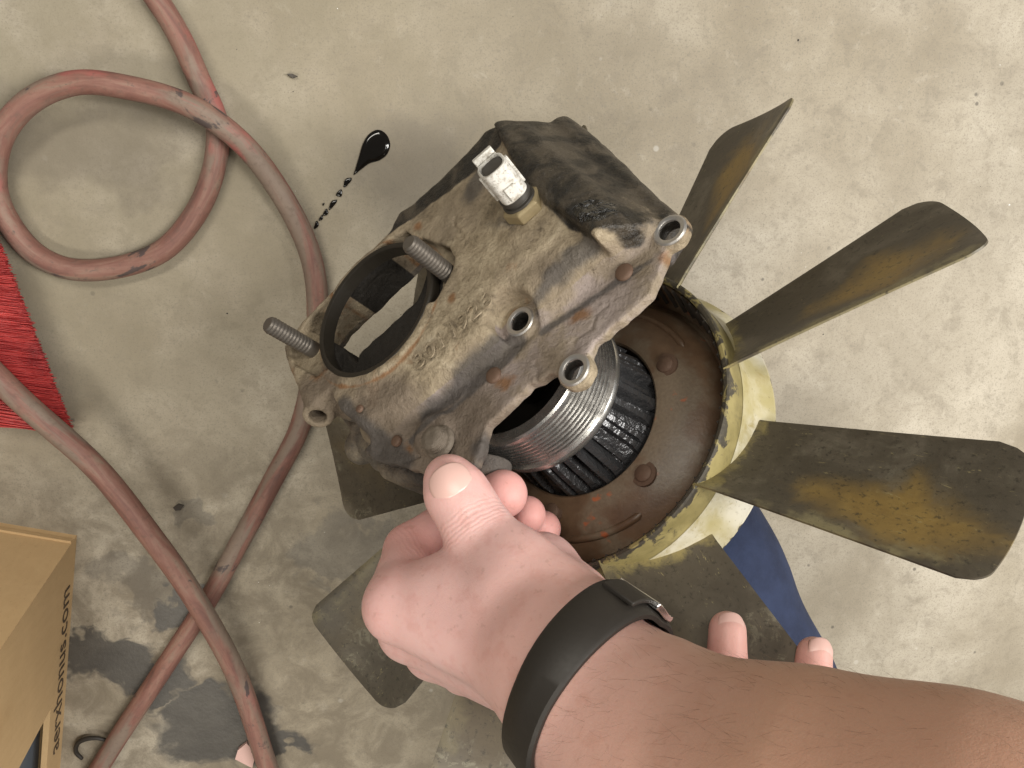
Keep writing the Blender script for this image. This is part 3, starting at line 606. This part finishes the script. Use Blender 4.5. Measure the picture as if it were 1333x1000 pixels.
for k, (lo_, hi_) in enumerate([((.0074, -.0012, .0165), (.0088, .0012, .0365)), ((-.0022, .0086, .017), (.0022, .0104, .030)), ((-.0088, -.0012, .018), (-.0074, .0012, .036)), ((-.003, -.0102, .0165), (.003, -.0086, .026))]):
    bevel(link('connector_rib', MB().box(lo_, hi_).me('connector_rib', False), M_WHITE, sens), .0004)
for s_ in (-1, 1): bevel(link('latch_arm', MB().box((-.0058 if s_ < 0 else .0044, .0084, .030), (-.0044 if s_ < 0 else .0058, .0100, .0375)).me('latch_arm', False), M_WHITE, sens), .0004)
bevel(link('latch_bar', MB().box((-.0058, .0084, .0375), (.0058, .0112, .0420)).me('latch_bar', False), M_WHITE, sens), .0006)
link('socket', shell(MB(), [(.0056, .0066, .0362), (.0056, .0066, .0366)]).me('socket'), M_DARK, sens)
# raised part number
def text_mesh(name, txt, size, depth):
    c = bpy.data.curves.new(name, 'FONT'); c.body = txt; c.size = size; c.extrude = depth; c.bevel_depth = depth * .3; c.resolution_u = 3; c.align_x = 'CENTER'; c.align_y = 'CENTER'
    o = bpy.data.objects.new('tmp', c); COL.objects.link(o); dg = bpy.context.evaluated_depsgraph_get(); me = bpy.data.meshes.new_from_object(o.evaluated_get(dg)); bpy.data.objects.remove(o); return me
pa, pb = L3(545, 470, hm), L3(632, 392, hm); ang = math.atan2(*(pb - pa)[::-1])
lm = text_mesh('cast_number', '8011926', .0125, .00028); at0 = lm.attributes
o = link('cast_number', lm, M_CAST, pump); o.location = mm((*((pa + pb) / 2), hm + .15)); o.rotation_euler = (0, 0, ang); o.scale = (1.05, 1, 1)
# ------------------------------------------------------------------ hoses
def hose(pts, label, r):
    P = np.array([fl(x, y, z) for x, y, z in pts]); C_ = catmull(P, 14)
    C_[:, 2] += .0006 * np.sin(np.arange(len(C_)) * .21); C_[:, :2] += (.0009 * np.sin(np.arange(len(C_)) * .13))[:, None]
    V, F_ = tube(C_, r, 22); ln_ = np.concatenate([[0], np.cumsum(np.linalg.norm(np.diff(C_, axis=0), axis=1))]); an = np.tile(np.arange(22) * 2 * pi / 22, len(C_))
    o = link('air_hose', sharp(mesh('air_hose', V, F_, True, {'hl': np.repeat(ln_, 22), 'hc': r * np.cos(an), 'hs': r * np.sin(an)}), 60), M_HOSE); return tag(o, label, 'hose', 'rubber air hoses on the floor')
hr = .0071
hose([(120, -110, hr), (198, -5, hr), (240, 58, hr), (264, 110, hr), (281, 165, hr), (277, 225, hr), (255, 278, hr), (214, 325, hr), (160, 348, hr), (100, 350, hr), (45, 328, hr), (8, 288, hr + .001), (-8, 240, hr + .003), (2, 180, hr + .008), (38, 133, hr + .013), (95, 110, hr + .017), (160, 111, hr + .019), (225, 128, hr + .018), (282, 162, hr + .016), (338, 212, hr + .010), (378, 268, hr + .005), (402, 330, hr + .001), (412, 395, hr), (410, 470, hr), (392, 552, hr), (352, 630, hr), (312, 706, hr), (272, 780, hr), (222, 856, hr), (170, 935, hr), (125, 1008, hr), (60, 1120, hr)],
     'faded red rubber hose making a full loop, passing beneath the casting', hr)
hr2 = .0074
hose([(-160, 330, hr2 + .034), (-80, 420, hr2 + .034), (5, 498, hr2 + .034), (70, 556, hr2 + .031), (130, 618, hr2 + .027), (190, 690, hr2 + .027), (240, 755, hr2 + .024), (278, 820, hr2 + .018), (310, 890, hr2 + .011), (336, 955, hr2 + .005), (356, 1020, hr2 + .002), (380, 1120, hr2)],
     'faded red rubber hose raised over the broom bristles and the other hose', hr2)

# ------------------------------------------------------------------ broom
broom = empty('broom', Matrix.Translation(fl(-60, 480).tolist())); tag(broom, 'push broom with bright red plastic bristles lying on the floor', 'broom')
binv = np.array(fl(-60, 480))
def make_bristle():
    M = Mat('red_bristle', .4); n = M.noise(55, 4, .6); st = M.attr('rnd')
    c = M.mix(st, (.26, .018, .020), (.54, .055, .050)); c = M.mix(M.math('MULTIPLY', M.sstep(n, .5, .7), .4), c, (.18, .02, .025)); M.set(Base_Color=c); return M.m
M_BRIST = make_bristle()
V = []; Fb = []; rn = []
hz_ = .006
for i in range(5200):
    t = RNG.uniform(-.35, 1.0); zl = RNG.uniform(0, 1) ** .7; zt = .003 + .020 * zl
    ex, ey = 0 + 96 * t, 322 + (568 - 322) * t
    ex += RNG.normal(0, 2.4) - (1 - zl) * 3; L_ = RNG.uniform(.8, 1.15)
    tip = fl(ex, ey + RNG.normal(0, 2), zt); root = fl(-150, ey - 30 + (ey - 450) * -.10 + RNG.normal(0, 4), hz_ + .020 * zl + RNG.uniform(-.002, .002))
    if t > .985: continue
    mid = (tip + root) / 2 + np.array([0, RNG.normal(0, .002), RNG.uniform(.0, .005)])
    P = [tip, tip * .5 + mid * .5 + np.array([0, 0, RNG.uniform(0, .0015)]), mid, root]; r = RNG.uniform(.00035, .0006); b0 = len(V); c = RNG.random()
    for p, rr in zip(P, (r * .6, r, r, r)):
        for q in range(3): a = 2 * pi * q / 3; V.append(p - binv + np.array([0, rr * math.cos(a), rr * math.sin(a)])); rn.append(c)
    for s_ in range(3):
        for q in range(3): Fb.append((b0 + s_ * 3 + q, b0 + s_ * 3 + (q + 1) % 3, b0 + s_ * 3 + 3 + (q + 1) % 3, b0 + s_ * 3 + 3 + q))
o = link('bristles', mesh('bristles', V, np.array(Fb), True, {'rnd': rn}), M_BRIST, broom); tag(o, kind='stuff')
A_, B_ = fl(-150, 250, .0), fl(-150, 560, .0); dr = (B_ - A_); dr /= np.linalg.norm(dr); pr = np.array([dr[1], -dr[0], 0]); pr = pr if pr[0] < 0 else -pr
V = [A_ + dr * a + pr * b + np.array([0, 0, c]) - binv for a in (-.03, np.linalg.norm(B_ - A_) + .02) for b in (-.006, .05) for c in (.004, .05)]
bevel(link('broom_block', mesh('broom_block', V, [(0, 1, 3, 2), (4, 6, 7, 5), (0, 4, 5, 1), (2, 3, 7, 6), (0, 2, 6, 4), (1, 5, 7, 3)], False), simple('grey_plastic', (.10, .10, .11), .5), broom), .004, 3)

# ------------------------------------------------------------------ carton
def make_card():
    M = Mat('brown_cardboard', .8); w = M.noise(240, 4, vec=M.mapv((1, 1, .25))); b = M.noise(18, 4); f_ = M.noise(900, 3)
    c = M.mix(w, (.50, .335, .165), (.57, .395, .205)); c = M.mix(M.math('MULTIPLY', M.sstep(b, .5, .7), .35), c, (.44, .28, .13)); c = M.mix(M.math('MULTIPLY', M.sstep(f_, .6, .75), .3), c, (.22, .13, .06))
    M.set(Base_Color=c); M.bump(w, .15, .0004); M.bump(M.noise(30, 3), .3, .004); return M.m
M_CARD = make_card()
hb = .20
c0 = fl(100, 697); c1b = fl(-420, 610); c3b = fl(66, 1170)
top = lambda p, ref: np.array([*(p[:2] + ref), hb])
t0 = at(-62, 938, .40); hb = t0[2]; lean = t0 - c0
wall_b = c1b - c0; wall_r = c3b - c0
box = empty('cardboard_box', Matrix.Translation(c0.tolist())); tag(box, 'brown cardboard carton with black web address printed on its side, cut open', 'box')
def slab(name, quad, th, mat, parent, sub=1):
    a, b, c, d = [np.array(q, float) for q in quad]; nrm = np.cross(b - a, d - a); nrm /= np.linalg.norm(nrm)
    cen = (wall_b + wall_r + lean) / 2; nrm = nrm if nrm @ ((a + b + c + d) / 4 - (0 if parent is not None else c0) - cen) > 0 else -nrm
    V = [a, b, c, d] + [p - nrm * th for p in (a, b, c, d)]
    return link(name, mesh(name, V, [(0, 1, 2, 3), (7, 6, 5, 4), (0, 4, 5, 1), (1, 5, 6, 2), (2, 6, 7, 3), (3, 7, 4, 0)], False), mat, parent)
Z0 = np.zeros(3); th_ = .004
# back wall (faces away from the person) and right wall, which has a window cut into it
bw = slab('back_panel', [wall_b, Z0, lean, wall_b + lean], th_, M_CARD, box)
def rp(s, t): return wall_r * s + lean * t
Lr, Lt = np.linalg.norm(wall_r), np.linalg.norm(lean)
s1 = .37; t1 = .17
slab('side_panel', [rp(0, 0), rp(s1, 0), rp(s1, 1), rp(0, 1)], th_, M_CARD, box)
slab('side_panel', [rp(s1, 0), rp(1, 0), rp(1, t1), rp(s1, t1)], th_, M_CARD, box)
slab('side_panel', [rp(s1, .9), rp(1, .9), rp(1, 1), rp(s1, 1)], th_, M_CARD, box)
fw = slab('front_panel', [wall_r, wall_r + wall_b, wall_r + wall_b + lean, wall_r + lean], th_, M_CARD, box)
slab('bottom_panel', [Z0 + (0, 0, .006), wall_b + (0, 0, .006), wall_b + wall_r + (0, 0, .006), wall_r + (0, 0, .006)], th_, M_CARD, box)
o = slab('top_flap', [lean, wall_r + lean, wall_r + lean + wall_b * .5 + (0, 0, .01), lean + wall_b * .5 + (0, 0, .01)], .004, M_CARD, box)
nr = np.cross(wall_r, lean); nr /= np.linalg.norm(nr); nr = nr if nr[0] > 0 else -nr
ins = tag(slab('packed_panel', [c0 + rp(s1 * .9, .05) - nr * .012, c0 + rp(.99, .05) - nr * .012, c0 + rp(.99, .93) - nr * .012, c0 + rp(s1 * .9, .93) - nr * .012], .05, simple('slate_plastic', (.115, .135, .16), .4, 0, .12, 40), None), 'slate grey plastic panel seen through the cut in the cardboard box', 'panel')
tm = text_mesh('printed_web_address', 'aerxhonus.com', .0215, .00005)
xd = -wall_r / Lr; yd = lean - xd * (lean @ xd); yd /= np.linalg.norm(yd)
nn = np.cross(xd, yd); ctr = rp(.315, .085) + nr * .0004
if nn @ nr < 0: pass
Mx = Matrix(np.block([[np.stack([xd, yd, nn], 1), ctr[:, None]], [np.zeros((1, 3)), np.ones((1, 1))]]).tolist())
o = link('printed_web_address', tm, simple('black_print', (.075, .05, .03), .7, 0, .3, 500, 0), box); o.matrix_local = Mx

# ------------------------------------------------------------------ oil spill, litter
spill = empty('oil_spill', Matrix.Translation(fl(490, 190).tolist())); tag(spill, 'glossy black teardrop oil puddle with a trail of drips towards the hose', 'oil spill'); so = np.array(fl(490, 190))
def puddle(name, outline, hgt):
    P = np.array([fl(x, y) for x, y in outline]) - so; c = P.mean(0); n = len(P); V = []; rings = [(1, 0), (.97, .35), (.9, .65), (.75, .9), (.4, 1.), (.1, 1.)]
    for s_, z in rings:
        for p in P: q = c + (p - c) * s_; V.append((q[0], q[1], .0003 + z * hgt))
    F_ = [(j * n + i, j * n + (i + 1) % n, (j + 1) * n + (i + 1) % n, (j + 1) * n + i) for j in range(len(rings) - 1) for i in range(n)] + [tuple((len(rings) - 1) * n + i for i in range(n))]
    me = mesh(name, V, F_); o = link(name, me, M_OIL, spill); return o
td = catmull([(460, 228), (466, 208), (472, 188), (480, 175), (492, 169), (503, 175), (508, 188), (504, 201), (494, 209), (481, 213), (470, 221), (460, 229)], 5)[:-1]; puddle('puddle', td[::-1], .0016)
for (x, y, l, w) in [(452, 237, 7.5, 3.6), (442, 252, 5, 3.6), (433, 266, 8, 3), (424, 277, 5, 3), (418, 284, 4, 2.2), (412, 293, 5.5, 2.6), (421, 266, 2, 1.2)]:
    a = math.radians(-55 + RNG.normal(0, 8)); ol = []
    for i in range(18):
        t = 2 * pi * i / 18; k = 1 + .16 * math.sin(3 * t + x); ol.append((x + k * (l * math.cos(t) * math.cos(a) - w * math.sin(t) * math.sin(a)), y + k * (l * math.cos(t) * math.sin(a) + w * math.sin(t) * math.cos(a))))
    puddle('drip', ol[::-1] if False else ol[::-1], .0010)
def chip(name, pts, h, mat, label, cat, group=None):
    P = [fl(x, y) for x, y in pts]; n = len(P); c = np.mean(P, 0); V = [p - c for p in P] + [p - c + np.array([0, 0, h * RNG.uniform(.6, 1.3)]) for p in P]
    o = link(name, mesh(name, V, [tuple(range(n, 2 * n))] + [tuple(range(n))[::-1]] + [(i, (i + 1) % n, n + (i + 1) % n, n + i) for i in range(n)], False), mat); o.location = c + np.array([0, 0, .0006])
    return tag(o, label, cat, group)
chip('paper_scrap', [(308, 982), (330, 994), (334, 978), (322, 964), (311, 972)][::-1], .004, simple('pinkish_paper', (.55, .36, .32), .8, 0, .35, 200), 'small torn pinkish white paper scrap on the oil stain', 'scrap')
M_CHIPD = simple('dark_debris', (.06, .05, .04), .7)
chip('wood_splinter', [(374, 97), (381, 96.5), (388, 100), (382, 102.5)][::-1], .002, M_CHIPD, 'small dark splinter lying on bare concrete above the hose loop', 'debris')
chip('metal_flake', [(226, 660), (233, 655), (240, 657), (236, 663), (229, 664)][::-1], .0015, M_CHIPD, 'dark flake on the concrete between the crossing hoses', 'debris')
cp = catmull([fl(*p) for p in [(107, 988, .002), (99, 979, .003), (101, 968, .004), (112, 962, .005), (126, 961, .005), (140, 964, .004)]], 8); V, F_ = tube(cp, np.array([.0012 + .0006 * math.sin(pi * i / (len(cp) - 1)) for i in range(len(cp))]), 10)
tag(link('rubber_strip', mesh('rubber_strip', V, F_), M_BAND), 'thin curved black rubber strip on the floor beside the carton', 'rubber strip')
M_SPK = simple('dark_speck', (.035, .03, .027), .8); M_SPL = simple('pale_grit', (.75, .73, .68), .8)
sv = {0: [[], []], 1: [[], []]}
for i in range(60):
    k = int(i % 3 == 0); x, y = RNG.uniform(0, 1333), RNG.uniform(0, 1000); p = fl(x, y); r = RNG.uniform(.0003, .0008) * (.6 if RNG.random() < .6 else 1); b0 = len(sv[k][0])
    for q in range(6): a = 2 * pi * q / 6; s_ = RNG.uniform(.5, 1.3); sv[k][0].append(p + np.array([r * s_ * math.cos(a), r * s_ * math.sin(a), .0001]))
    sv[k][0].append(p + np.array([0, 0, r * .7])); sv[k][1] += [(b0 + q, b0 + (q + 1) % 6, b0 + 6) for q in range(6)]
tag(link('floor_grit', mesh('floor_grit', sv[0][0], np.array(sv[0][1]), False), M_SPK), 'dark specks of grit scattered over the concrete', 'grit', kind='stuff')
tag(link('pale_grit', mesh('pale_grit', sv[1][0], np.array(sv[1][1]), False), M_SPL), 'pale crumbs of grit scattered over the concrete', 'grit', kind='stuff')

# ------------------------------------------------------------------ person: right arm, left hand, one trouser leg
person = empty('person', Matrix.Translation(fl(900, 1300).tolist())); tag(person, 'person in blue jeans holding the casting in right hand and a fan blade in left', 'person')
po = np.array(fl(900, 1300))
def A(t): return at(*t[:3])
def chain(ts, k=None):
    out = []
    for a, b in zip(ts[:-1], ts[1:]):
        pr_ = [A(a), A(b), a[3] * .001, b[3] * .001]
        if k is not None: pr_.append(k)
        out.append(tuple(pr_))
    return out
thumb = [(745, 815, .270, 19), (672, 742, .288, 14.2), (620, 686, .300, 11.6), (604, 658, .304, 11.2), (591, 637, .3068, 10.9), (583, 621, .3094, 8.6)]
index = [(520, 788, .302, 13.4), (534, 716, .331, 10.6), (605, 668, .338, 10.2), (655, 643, .334, 10.4)]
middle = [(535, 818, .325, 13.2), (560, 740, .364, 10.2), (630, 695, .372, 9.2), (686, 670, .354, 8.6)]
ringf = [(565, 845, .345, 12.6), (588, 765, .388, 9.8), (655, 715, .392, 8.6), (707, 688, .366, 8.4)]
pinky = [(605, 868, .360, 11.5), (628, 795, .398, 8.6), (672, 748, .398, 7.6), (706, 722, .388, 7.0)]
prims = []
prims += chain([(735, 872, .270, 22), (690, 846, .275, 19), (520, 790, .302, 13.6)])
prims += chain([(738, 885, .282, 20), (535, 818, .326, 13.4)]); prims += chain([(745, 892, .294, 19), (565, 845, .346, 12.8)]); prims += chain([(752, 896, .302, 18), (605, 868, .360, 11.8)])
prims += chain([(735, 830, .272, 20), (672, 775, .284, 17), (600, 772, .298, 15.5), (540, 778, .303, 12)])
prims += chain([(740, 790, .292, 17), (706, 742, .318, 13), (690, 730, .335, 12)])
prims += chain(thumb, .006)
prims += chain([(720, 850, .262, 19), (765, 905, .262, 21)])
prims += chain([(738, 872, .268, 23.5), (775, 912, .258, 25), (850, 972, .246, 29.5), (900, 1012, .238, 33.5), (1050, 1070, .214, 38), (1250, 1140, .192, 41), (1750, 1310, .160, 44)], .012)
prims += chain([(760, 840, .285, 12), (800, 850, .285, 12), (870, 900, .268, 16)], .012)
for fg in (index, middle, ringf, pinky): prims += chain(fg, .0035)
# fold lines: thumb joint, index base, wrist
def crease(pts, r=.0006): return [(A((*a, 0)), A((*b, 0)), r, r, -.0012) for a, b in zip(pts[:-1], pts[1:])]
Vh, Qh = blend(prims, .0011, .009); Vh = relax(Vh, Qh, 3, .5)
hc = A((600, 770, .30)); wr = A((770, 905, .26)); el = A((1050, 1052, .214)); dirn = (el - wr) / np.linalg.norm(el - wr)
tan = np.clip(((Vh - wr) @ dirn + .045) / .11, 0, 1)
red = np.zeros(len(Vh))
for fg, amt in ((index, 1), (middle, 1), (ringf, 1), (pinky, 1)):
    for q in fg[1:]: red = np.maximum(red, amt * np.clip(1.3 - np.linalg.norm(Vh - A(q), axis=1) / .021, 0, 1))
for q, amt in ((thumb[-1], .35), (index[0], .35), ((690, 840, .262, 0), .3)): red = np.maximum(red, amt * np.clip(1.3 - np.linalg.norm(Vh - A(q), axis=1) / .02, 0, 1))
def wrinkles(V_, joints):
    wk = np.zeros(len(V_)); wm = np.zeros(len(V_))
    for a, b, half, amt in joints:                       # fold lines across the joint at a, pointing to b
        a, b = A(a), A(b); e = (b - a) / np.linalg.norm(b - a); t = (V_ - a) @ e; rad_ = np.linalg.norm(V_ - a - t[:, None] * e, axis=1)
        m_ = amt * np.clip(1 - (t / half) ** 2, 0, 1) * (rad_ < .02); k_ = m_ > wm; wk[k_] = (t * 1000)[k_]; wm = np.maximum(wm, m_)
    return {'wk': wk, 'wm': wm}
wr_ = wrinkles(Vh, [(thumb[2], thumb[3], .006, 1), (index[1], index[2], .006, .7), ((700, 815, .272, 0), (740, 855, .268, 0), .010, .0)])
arm = link('right_arm', mesh('right_arm', Vh - po, Qh, True, {'tan': tan, 'red': red, **wr_}), M_SKIN, person); arm['label'] = 'pale hand and tanned bare forearm pinching the casting edge'
hv = []; hf = []
cand = np.nonzero((tan > .35) & ((Vh - wr) @ dirn < .16))[0]; upv = RW @ np.array([0, 0, 1.])
cen_ = wr + ((Vh[cand] - wr) @ dirn)[:, None] * dirn; out = Vh[cand] - cen_; out /= np.linalg.norm(out, axis=1)[:, None]; keep = out @ upv > -.1; cand = cand[keep]; out = out[keep]
for q in RNG.choice(len(cand), 1300):
    p = Vh[cand[q]]; n_ = out[q]; sd_ = np.cross(dirn, n_); ang_ = RNG.normal(.5, .4); d_ = -dirn * math.cos(ang_) + sd_ * math.sin(ang_); L_ = RNG.uniform(.004, .010); b0 = len(hv); cv = RNG.normal(0, .25)
    for t_ in (0, .35, .7, 1.):
        c_ = p + (d_ + sd_ * cv * t_) * L_ * t_ + n_ * (.0010 * math.sin(pi * t_ * .8) + .0001)
        for w_ in range(3): a = 2 * pi * w_ / 3; hv.append(c_ - po + (math.cos(a) * n_ + math.sin(a) * sd_) * .000024 * (1.1 - t_))
    hf += [(b0 + g_ * 3 + w_, b0 + g_ * 3 + (w_ + 1) % 3, b0 + g_ * 3 + 3 + (w_ + 1) % 3, b0 + g_ * 3 + 3 + w_) for g_ in range(3) for w_ in range(3)]
ah = link('arm_hair', mesh('arm_hair', hv, np.array(hf)), simple('brown_hair', (.20, .12, .075), .5, 0, .2, 100, 0), person); ah.parent = arm; tag(ah, kind='stuff')
# thumb nail and the rest
def nail(parent, c, tip_dir, nrm, w, l, r):
    t = np.array(tip_dir, float); nrm = np.array(nrm, float); nrm /= np.linalg.norm(nrm); t -= nrm * (t @ nrm); t /= np.linalg.norm(t); s_ = np.cross(nrm, t); V = []; nu, nv = 18, 16
    for k in (0, 1):
        for i in range(nu + 1):
            for j in range(nv + 1):
                a = -1 + 2 * i / nu; b = -1 + 2 * j / nv
                # superellipse outline, squarer at the cuticle
                bb = b * (1 - .10 * a ** 4) ; aa = a * (1 - .16 * max(b, 0) ** 2 - .10 * max(-b, 0) ** 4 ); bb = bb * math.sqrt(max(1 - (.45 if b > 0 else .5) * a * a, 0)) if True else bb
                x = aa * w / 2; y = bb * l / 2; z = math.sqrt(max(r * r - x * x, 0)) - r - .0010 * (b * b) - k * .0006 + (.00025 if k == 0 else 0)
                V.append(c + s_ * x + t * y + nrm * z - po)
    m = (nu + 1) * (nv + 1); F_ = []
    for i in range(nu):
        for j in range(nv):
            q = (i * (nv + 1) + j, (i + 1) * (nv + 1) + j, (i + 1) * (nv + 1) + j + 1, i * (nv + 1) + j + 1); F_.append(q); F_.append(tuple(m + x for x in q[::-1]))
    for ed in ([j for j in range(nv + 1)], [nu * (nv + 1) + j for j in range(nv + 1)][::-1], [i * (nv + 1) for i in range(nu + 1)][::-1], [i * (nv + 1) + nv for i in range(nu + 1)]):
        for a, b in zip(ed[:-1], ed[1:]): F_.append((a, b, m + b, m + a))
    me = mesh('fingernail', V, F_); o = link('fingernail', me, M_NAIL, person); o.parent = parent; return o
def cdir(x, y, z): return RW @ np.array([x, y, z], float)
tdir = A(thumb[-1]) - A(thumb[-3]); nv_ = cdir(-.10, .26, .96); nv_ /= np.linalg.norm(nv_)
def skin_d(p):
    d = 9.
    for q in prims:
        dd = float(rcone(p[0], p[1], p[2], q[0], q[1], q[2], q[3])); k = q[4] if len(q) > 4 else .009; d = float(smin(np.float64(d), np.float64(dd), k))
    return d
def on_skin(x, y, d):
    while skin_d(at(x, y, d)) > 0: d += .0002
    p = at(x, y, d); e = .002; g = np.array([skin_d(p + np.eye(3)[q] * e) - skin_d(p - np.eye(3)[q] * e) for q in range(3)]); return p, g / np.linalg.norm(g)
pn, gn = on_skin(584, 625, .285); nv_ = gn * .6 + nv_ * .4; nv_ /= np.linalg.norm(nv_)
nail(arm, pn + nv_ * .0008, tdir, nv_, .0165, .0130, .0115)

# wristband
tB = A((900, 1001, .238)) - A((738, 872, .268)); tB /= np.linalg.norm(tB); Bc = A((752, 905, .262)); n1 = np.cross(tB, RW @ np.array([0, 0, 1.])); n1 /= np.linalg.norm(n1); n2 = np.cross(n1, tB)
if n2 @ (RW @ np.array([0, 0, 1.])) < 0: n2 = -n2; n1 = -n1
watch = empty('wristband', Matrix.Translation(Bc.tolist())); tag(watch, 'black rubber wristband with bright metal buckle worn on the right wrist', 'wristband')
NB = 90; prof_b = []
bw_ = .0072; rad = np.zeros((NB, 2))
for i in range(NB):
    ph = 2 * pi * i / NB; d_ = math.cos(ph) * n1 + math.sin(ph) * n2
    for e_, s_ in enumerate((-1, 1)):
        r = .012
        while r < .05 and skin_d(Bc + tB * s_ * bw_ + d_ * r) < .0004: r += .0006
        rad[i, e_] = r
rad = (np.roll(rad, 1, 0) + rad * 2 + np.roll(rad, -1, 0)) / 4; rad = (np.roll(rad, 2, 0) + rad * 2 + np.roll(rad, -2, 0)) / 4 + .0003; rad = np.maximum(rad, rad.mean(1)[:, None] - .0008)
V = []; ths = .0026
for i in range(NB):
    ph = 2 * pi * i / NB; d_ = math.cos(ph) * n1 + math.sin(ph) * n2
    wv = bw_ * (1 + .22 * max(0, math.cos(ph - pi)))
    for s_, e_ in ((-1, 0.), (-1, .6), (-.85, 1.), (0, 1.08), (.85, 1.), (1, .6), (1, 0.)):
        rr = rad[i, 0] * (1 - s_) / 2 + rad[i, 1] * (1 + s_) / 2; V.append(tB * s_ * wv + d_ * (rr + ths * e_))
F_ = [(i * 7 + j, i * 7 + (j + 1) % 7, ((i + 1) % NB) * 7 + (j + 1) % 7, ((i + 1) % NB) * 7 + j) for i in range(NB) for j in range(7)]
link('strap', sharp(mesh('strap', V, F_), 40), M_BAND, watch)
def band_seg(name, p0, p1, s0, s1, e0, e1, mat):
    V = []; n = 14
    for i in range(n + 1):
        ph = p0 + (p1 - p0) * i / n; d_ = math.cos(ph) * n1 + math.sin(ph) * n2; k = int(round(ph / (2 * pi) * NB)) % NB; r = rad[k].mean()
        for s_, e_ in ((s0, e0), (s0, e1), (s1, e1), (s1, e0)): V.append(tB * s_ + d_ * (r + e_))
    F_ = [(i * 4 + j, i * 4 + (j + 1) % 4, i * 4 + 4 + (j + 1) % 4, i * 4 + 4 + j) for i in range(n) for j in range(4)] + [(0, 1, 2, 3)[::-1], tuple(n * 4 + j for j in range(4))]
    return bevel(link(name, sharp(mesh(name, V, F_), 40), mat, watch), .0005)
BUCK = pi + .22
band_seg('buckle', BUCK - .1, BUCK + .35, -.0085, .0085, .0022, .0048, M_CHROME)
band_seg('strap_tip', BUCK - .5, BUCK - .02, -.0064, .0064, .0028, .0046, M_BAND)
band_seg('glint_strip', .05, .55, .0066, .0090, .0006, .0044, M_CHROME)  # bright strip added to stand in for a glint on the strap edge

# left hand holding the blade from the other side
lf = [[(947, 820, .3105, 7.3), (946, 880, .306, 8.3), (950, 960, .318, 9.4), (965, 1060, .350, 11)],
      [(1060, 852, .315, 7.0), (1056, 905, .310, 8.1), (1042, 985, .322, 9.2), (1020, 1070, .354, 11)],
      [(880, 905, .318, 7.4), (890, 960, .314, 8.2), (905, 1010, .326, 9.2), (925, 1075, .355, 11)],
      [(1120, 930, .335, 6.6), (1110, 980, .334, 7.4), (1090, 1030, .342, 8.4), (1065, 1090, .362, 10)],
      [(930, 980, .372, 9), (940, 1060, .380, 10.5), (985, 1140, .382, 13)]]
pl = []
for q in lf: pl += chain(q, .003)
for q in lf[:4]: pl += chain([q[-1], (1000, 1190, .385, 17)], .010)
pl += chain([(985, 1140, .382, 13), (1005, 1200, .388, 20), (1040, 1400, .40, 27)], .012)
Vl, Ql = blend(pl, .0011, .008); Vl = relax(Vl, Ql, 3, .5)
redl = np.zeros(len(Vl)) + .35
for q in lf[:2]: redl = np.maximum(redl, .9 * np.clip(1.4 - np.linalg.norm(Vl - A(q[1]), axis=1) / .02, 0, 1))
lh = link('left_hand', mesh('left_hand', Vl - po, Ql, True, {'tan': np.zeros(len(Vl)) + .25, 'red': redl, **wrinkles(Vl, [(q[1], q[0], .006, .9) for q in lf[:4]])}), M_SKIN, person); lh['label'] = 'fingers gripping the fan blade beneath the forearm'
for q, nn_ in ((lf[0], cdir(.06, .42, .9)), (lf[1], cdir(.20, .40, .89))):
    t_ = A(q[0]) - A(q[1]); n_ = nn_ / np.linalg.norm(nn_); nail(lh, A(q[0]) + n_ * .0064 + t_ / np.linalg.norm(t_) * .0012, t_, n_, .0104, .0095, .0080)

# jeans: the leg the fan leans over
def make_denim():
    M = Mat('blue_denim', .9); a = M.node('ShaderNodeTexWave', {'Scale': 420, 'Distortion': 1.2, 'Detail': 2}); M.put(a.inputs['Vector'], M.co)
    b = M.noise(30, 5, .6); f_ = M.noise(800, 3); c = M.mix(M.sstep(b, .3, .7), (.005, .008, .024), (.022, .034, .080)); c = M.mix(M.math('MULTIPLY', f_, .4), c, (.03, .045, .10)); c = M.mix(M.math('MULTIPLY', a.outputs['Fac'], .25), c, (.02, .035, .09))
    M.set(Base_Color=c); M.bump(a.outputs['Fac'], .2, .0003); M.bump(M.noise(45, 3), .5, .004); return M.m
pj = []
ka = [(872, 600, .445, 35), (912, 760, .435, 43), (960, 900, .425, 48), (1010, 1060, .42, 54), (1060, 1300, .42, 60)]
Vj, Qj = blend(chain(ka, .02), .0022, .02); Vj = relax(Vj, Qj, 2); Vj[:, 2] = np.maximum(Vj[:, 2], .001)
lg = link('trouser_leg', mesh('trouser_leg', Vj - po, Qj), make_denim(), person); lg['label'] = 'dark blue denim trouser leg under the fan'

sp = []
legp = chain(ka, .02)
def leg_d(p): return min(float(rcone(p[0], p[1], p[2], *q[:4])) for q in legp)
for (x, y) in [(956, 668), (968, 692), (984, 724), (998, 758), (1011, 792), (1024, 828), (1038, 866)]:
    d = .33
    while leg_d(at(x, y, d)) > 0 and d < .6: d += .0004
    if d < .6: sp.append(at(x, y, d) - po)
if len(sp) > 2:
    V, F_ = tube(catmull(sp, 8), .0011, 8); o = link('seam', mesh('seam', V, F_), simple('denim_thread', (.06, .085, .16), .9, 0, .3, 900, .4), person); o.parent = lg
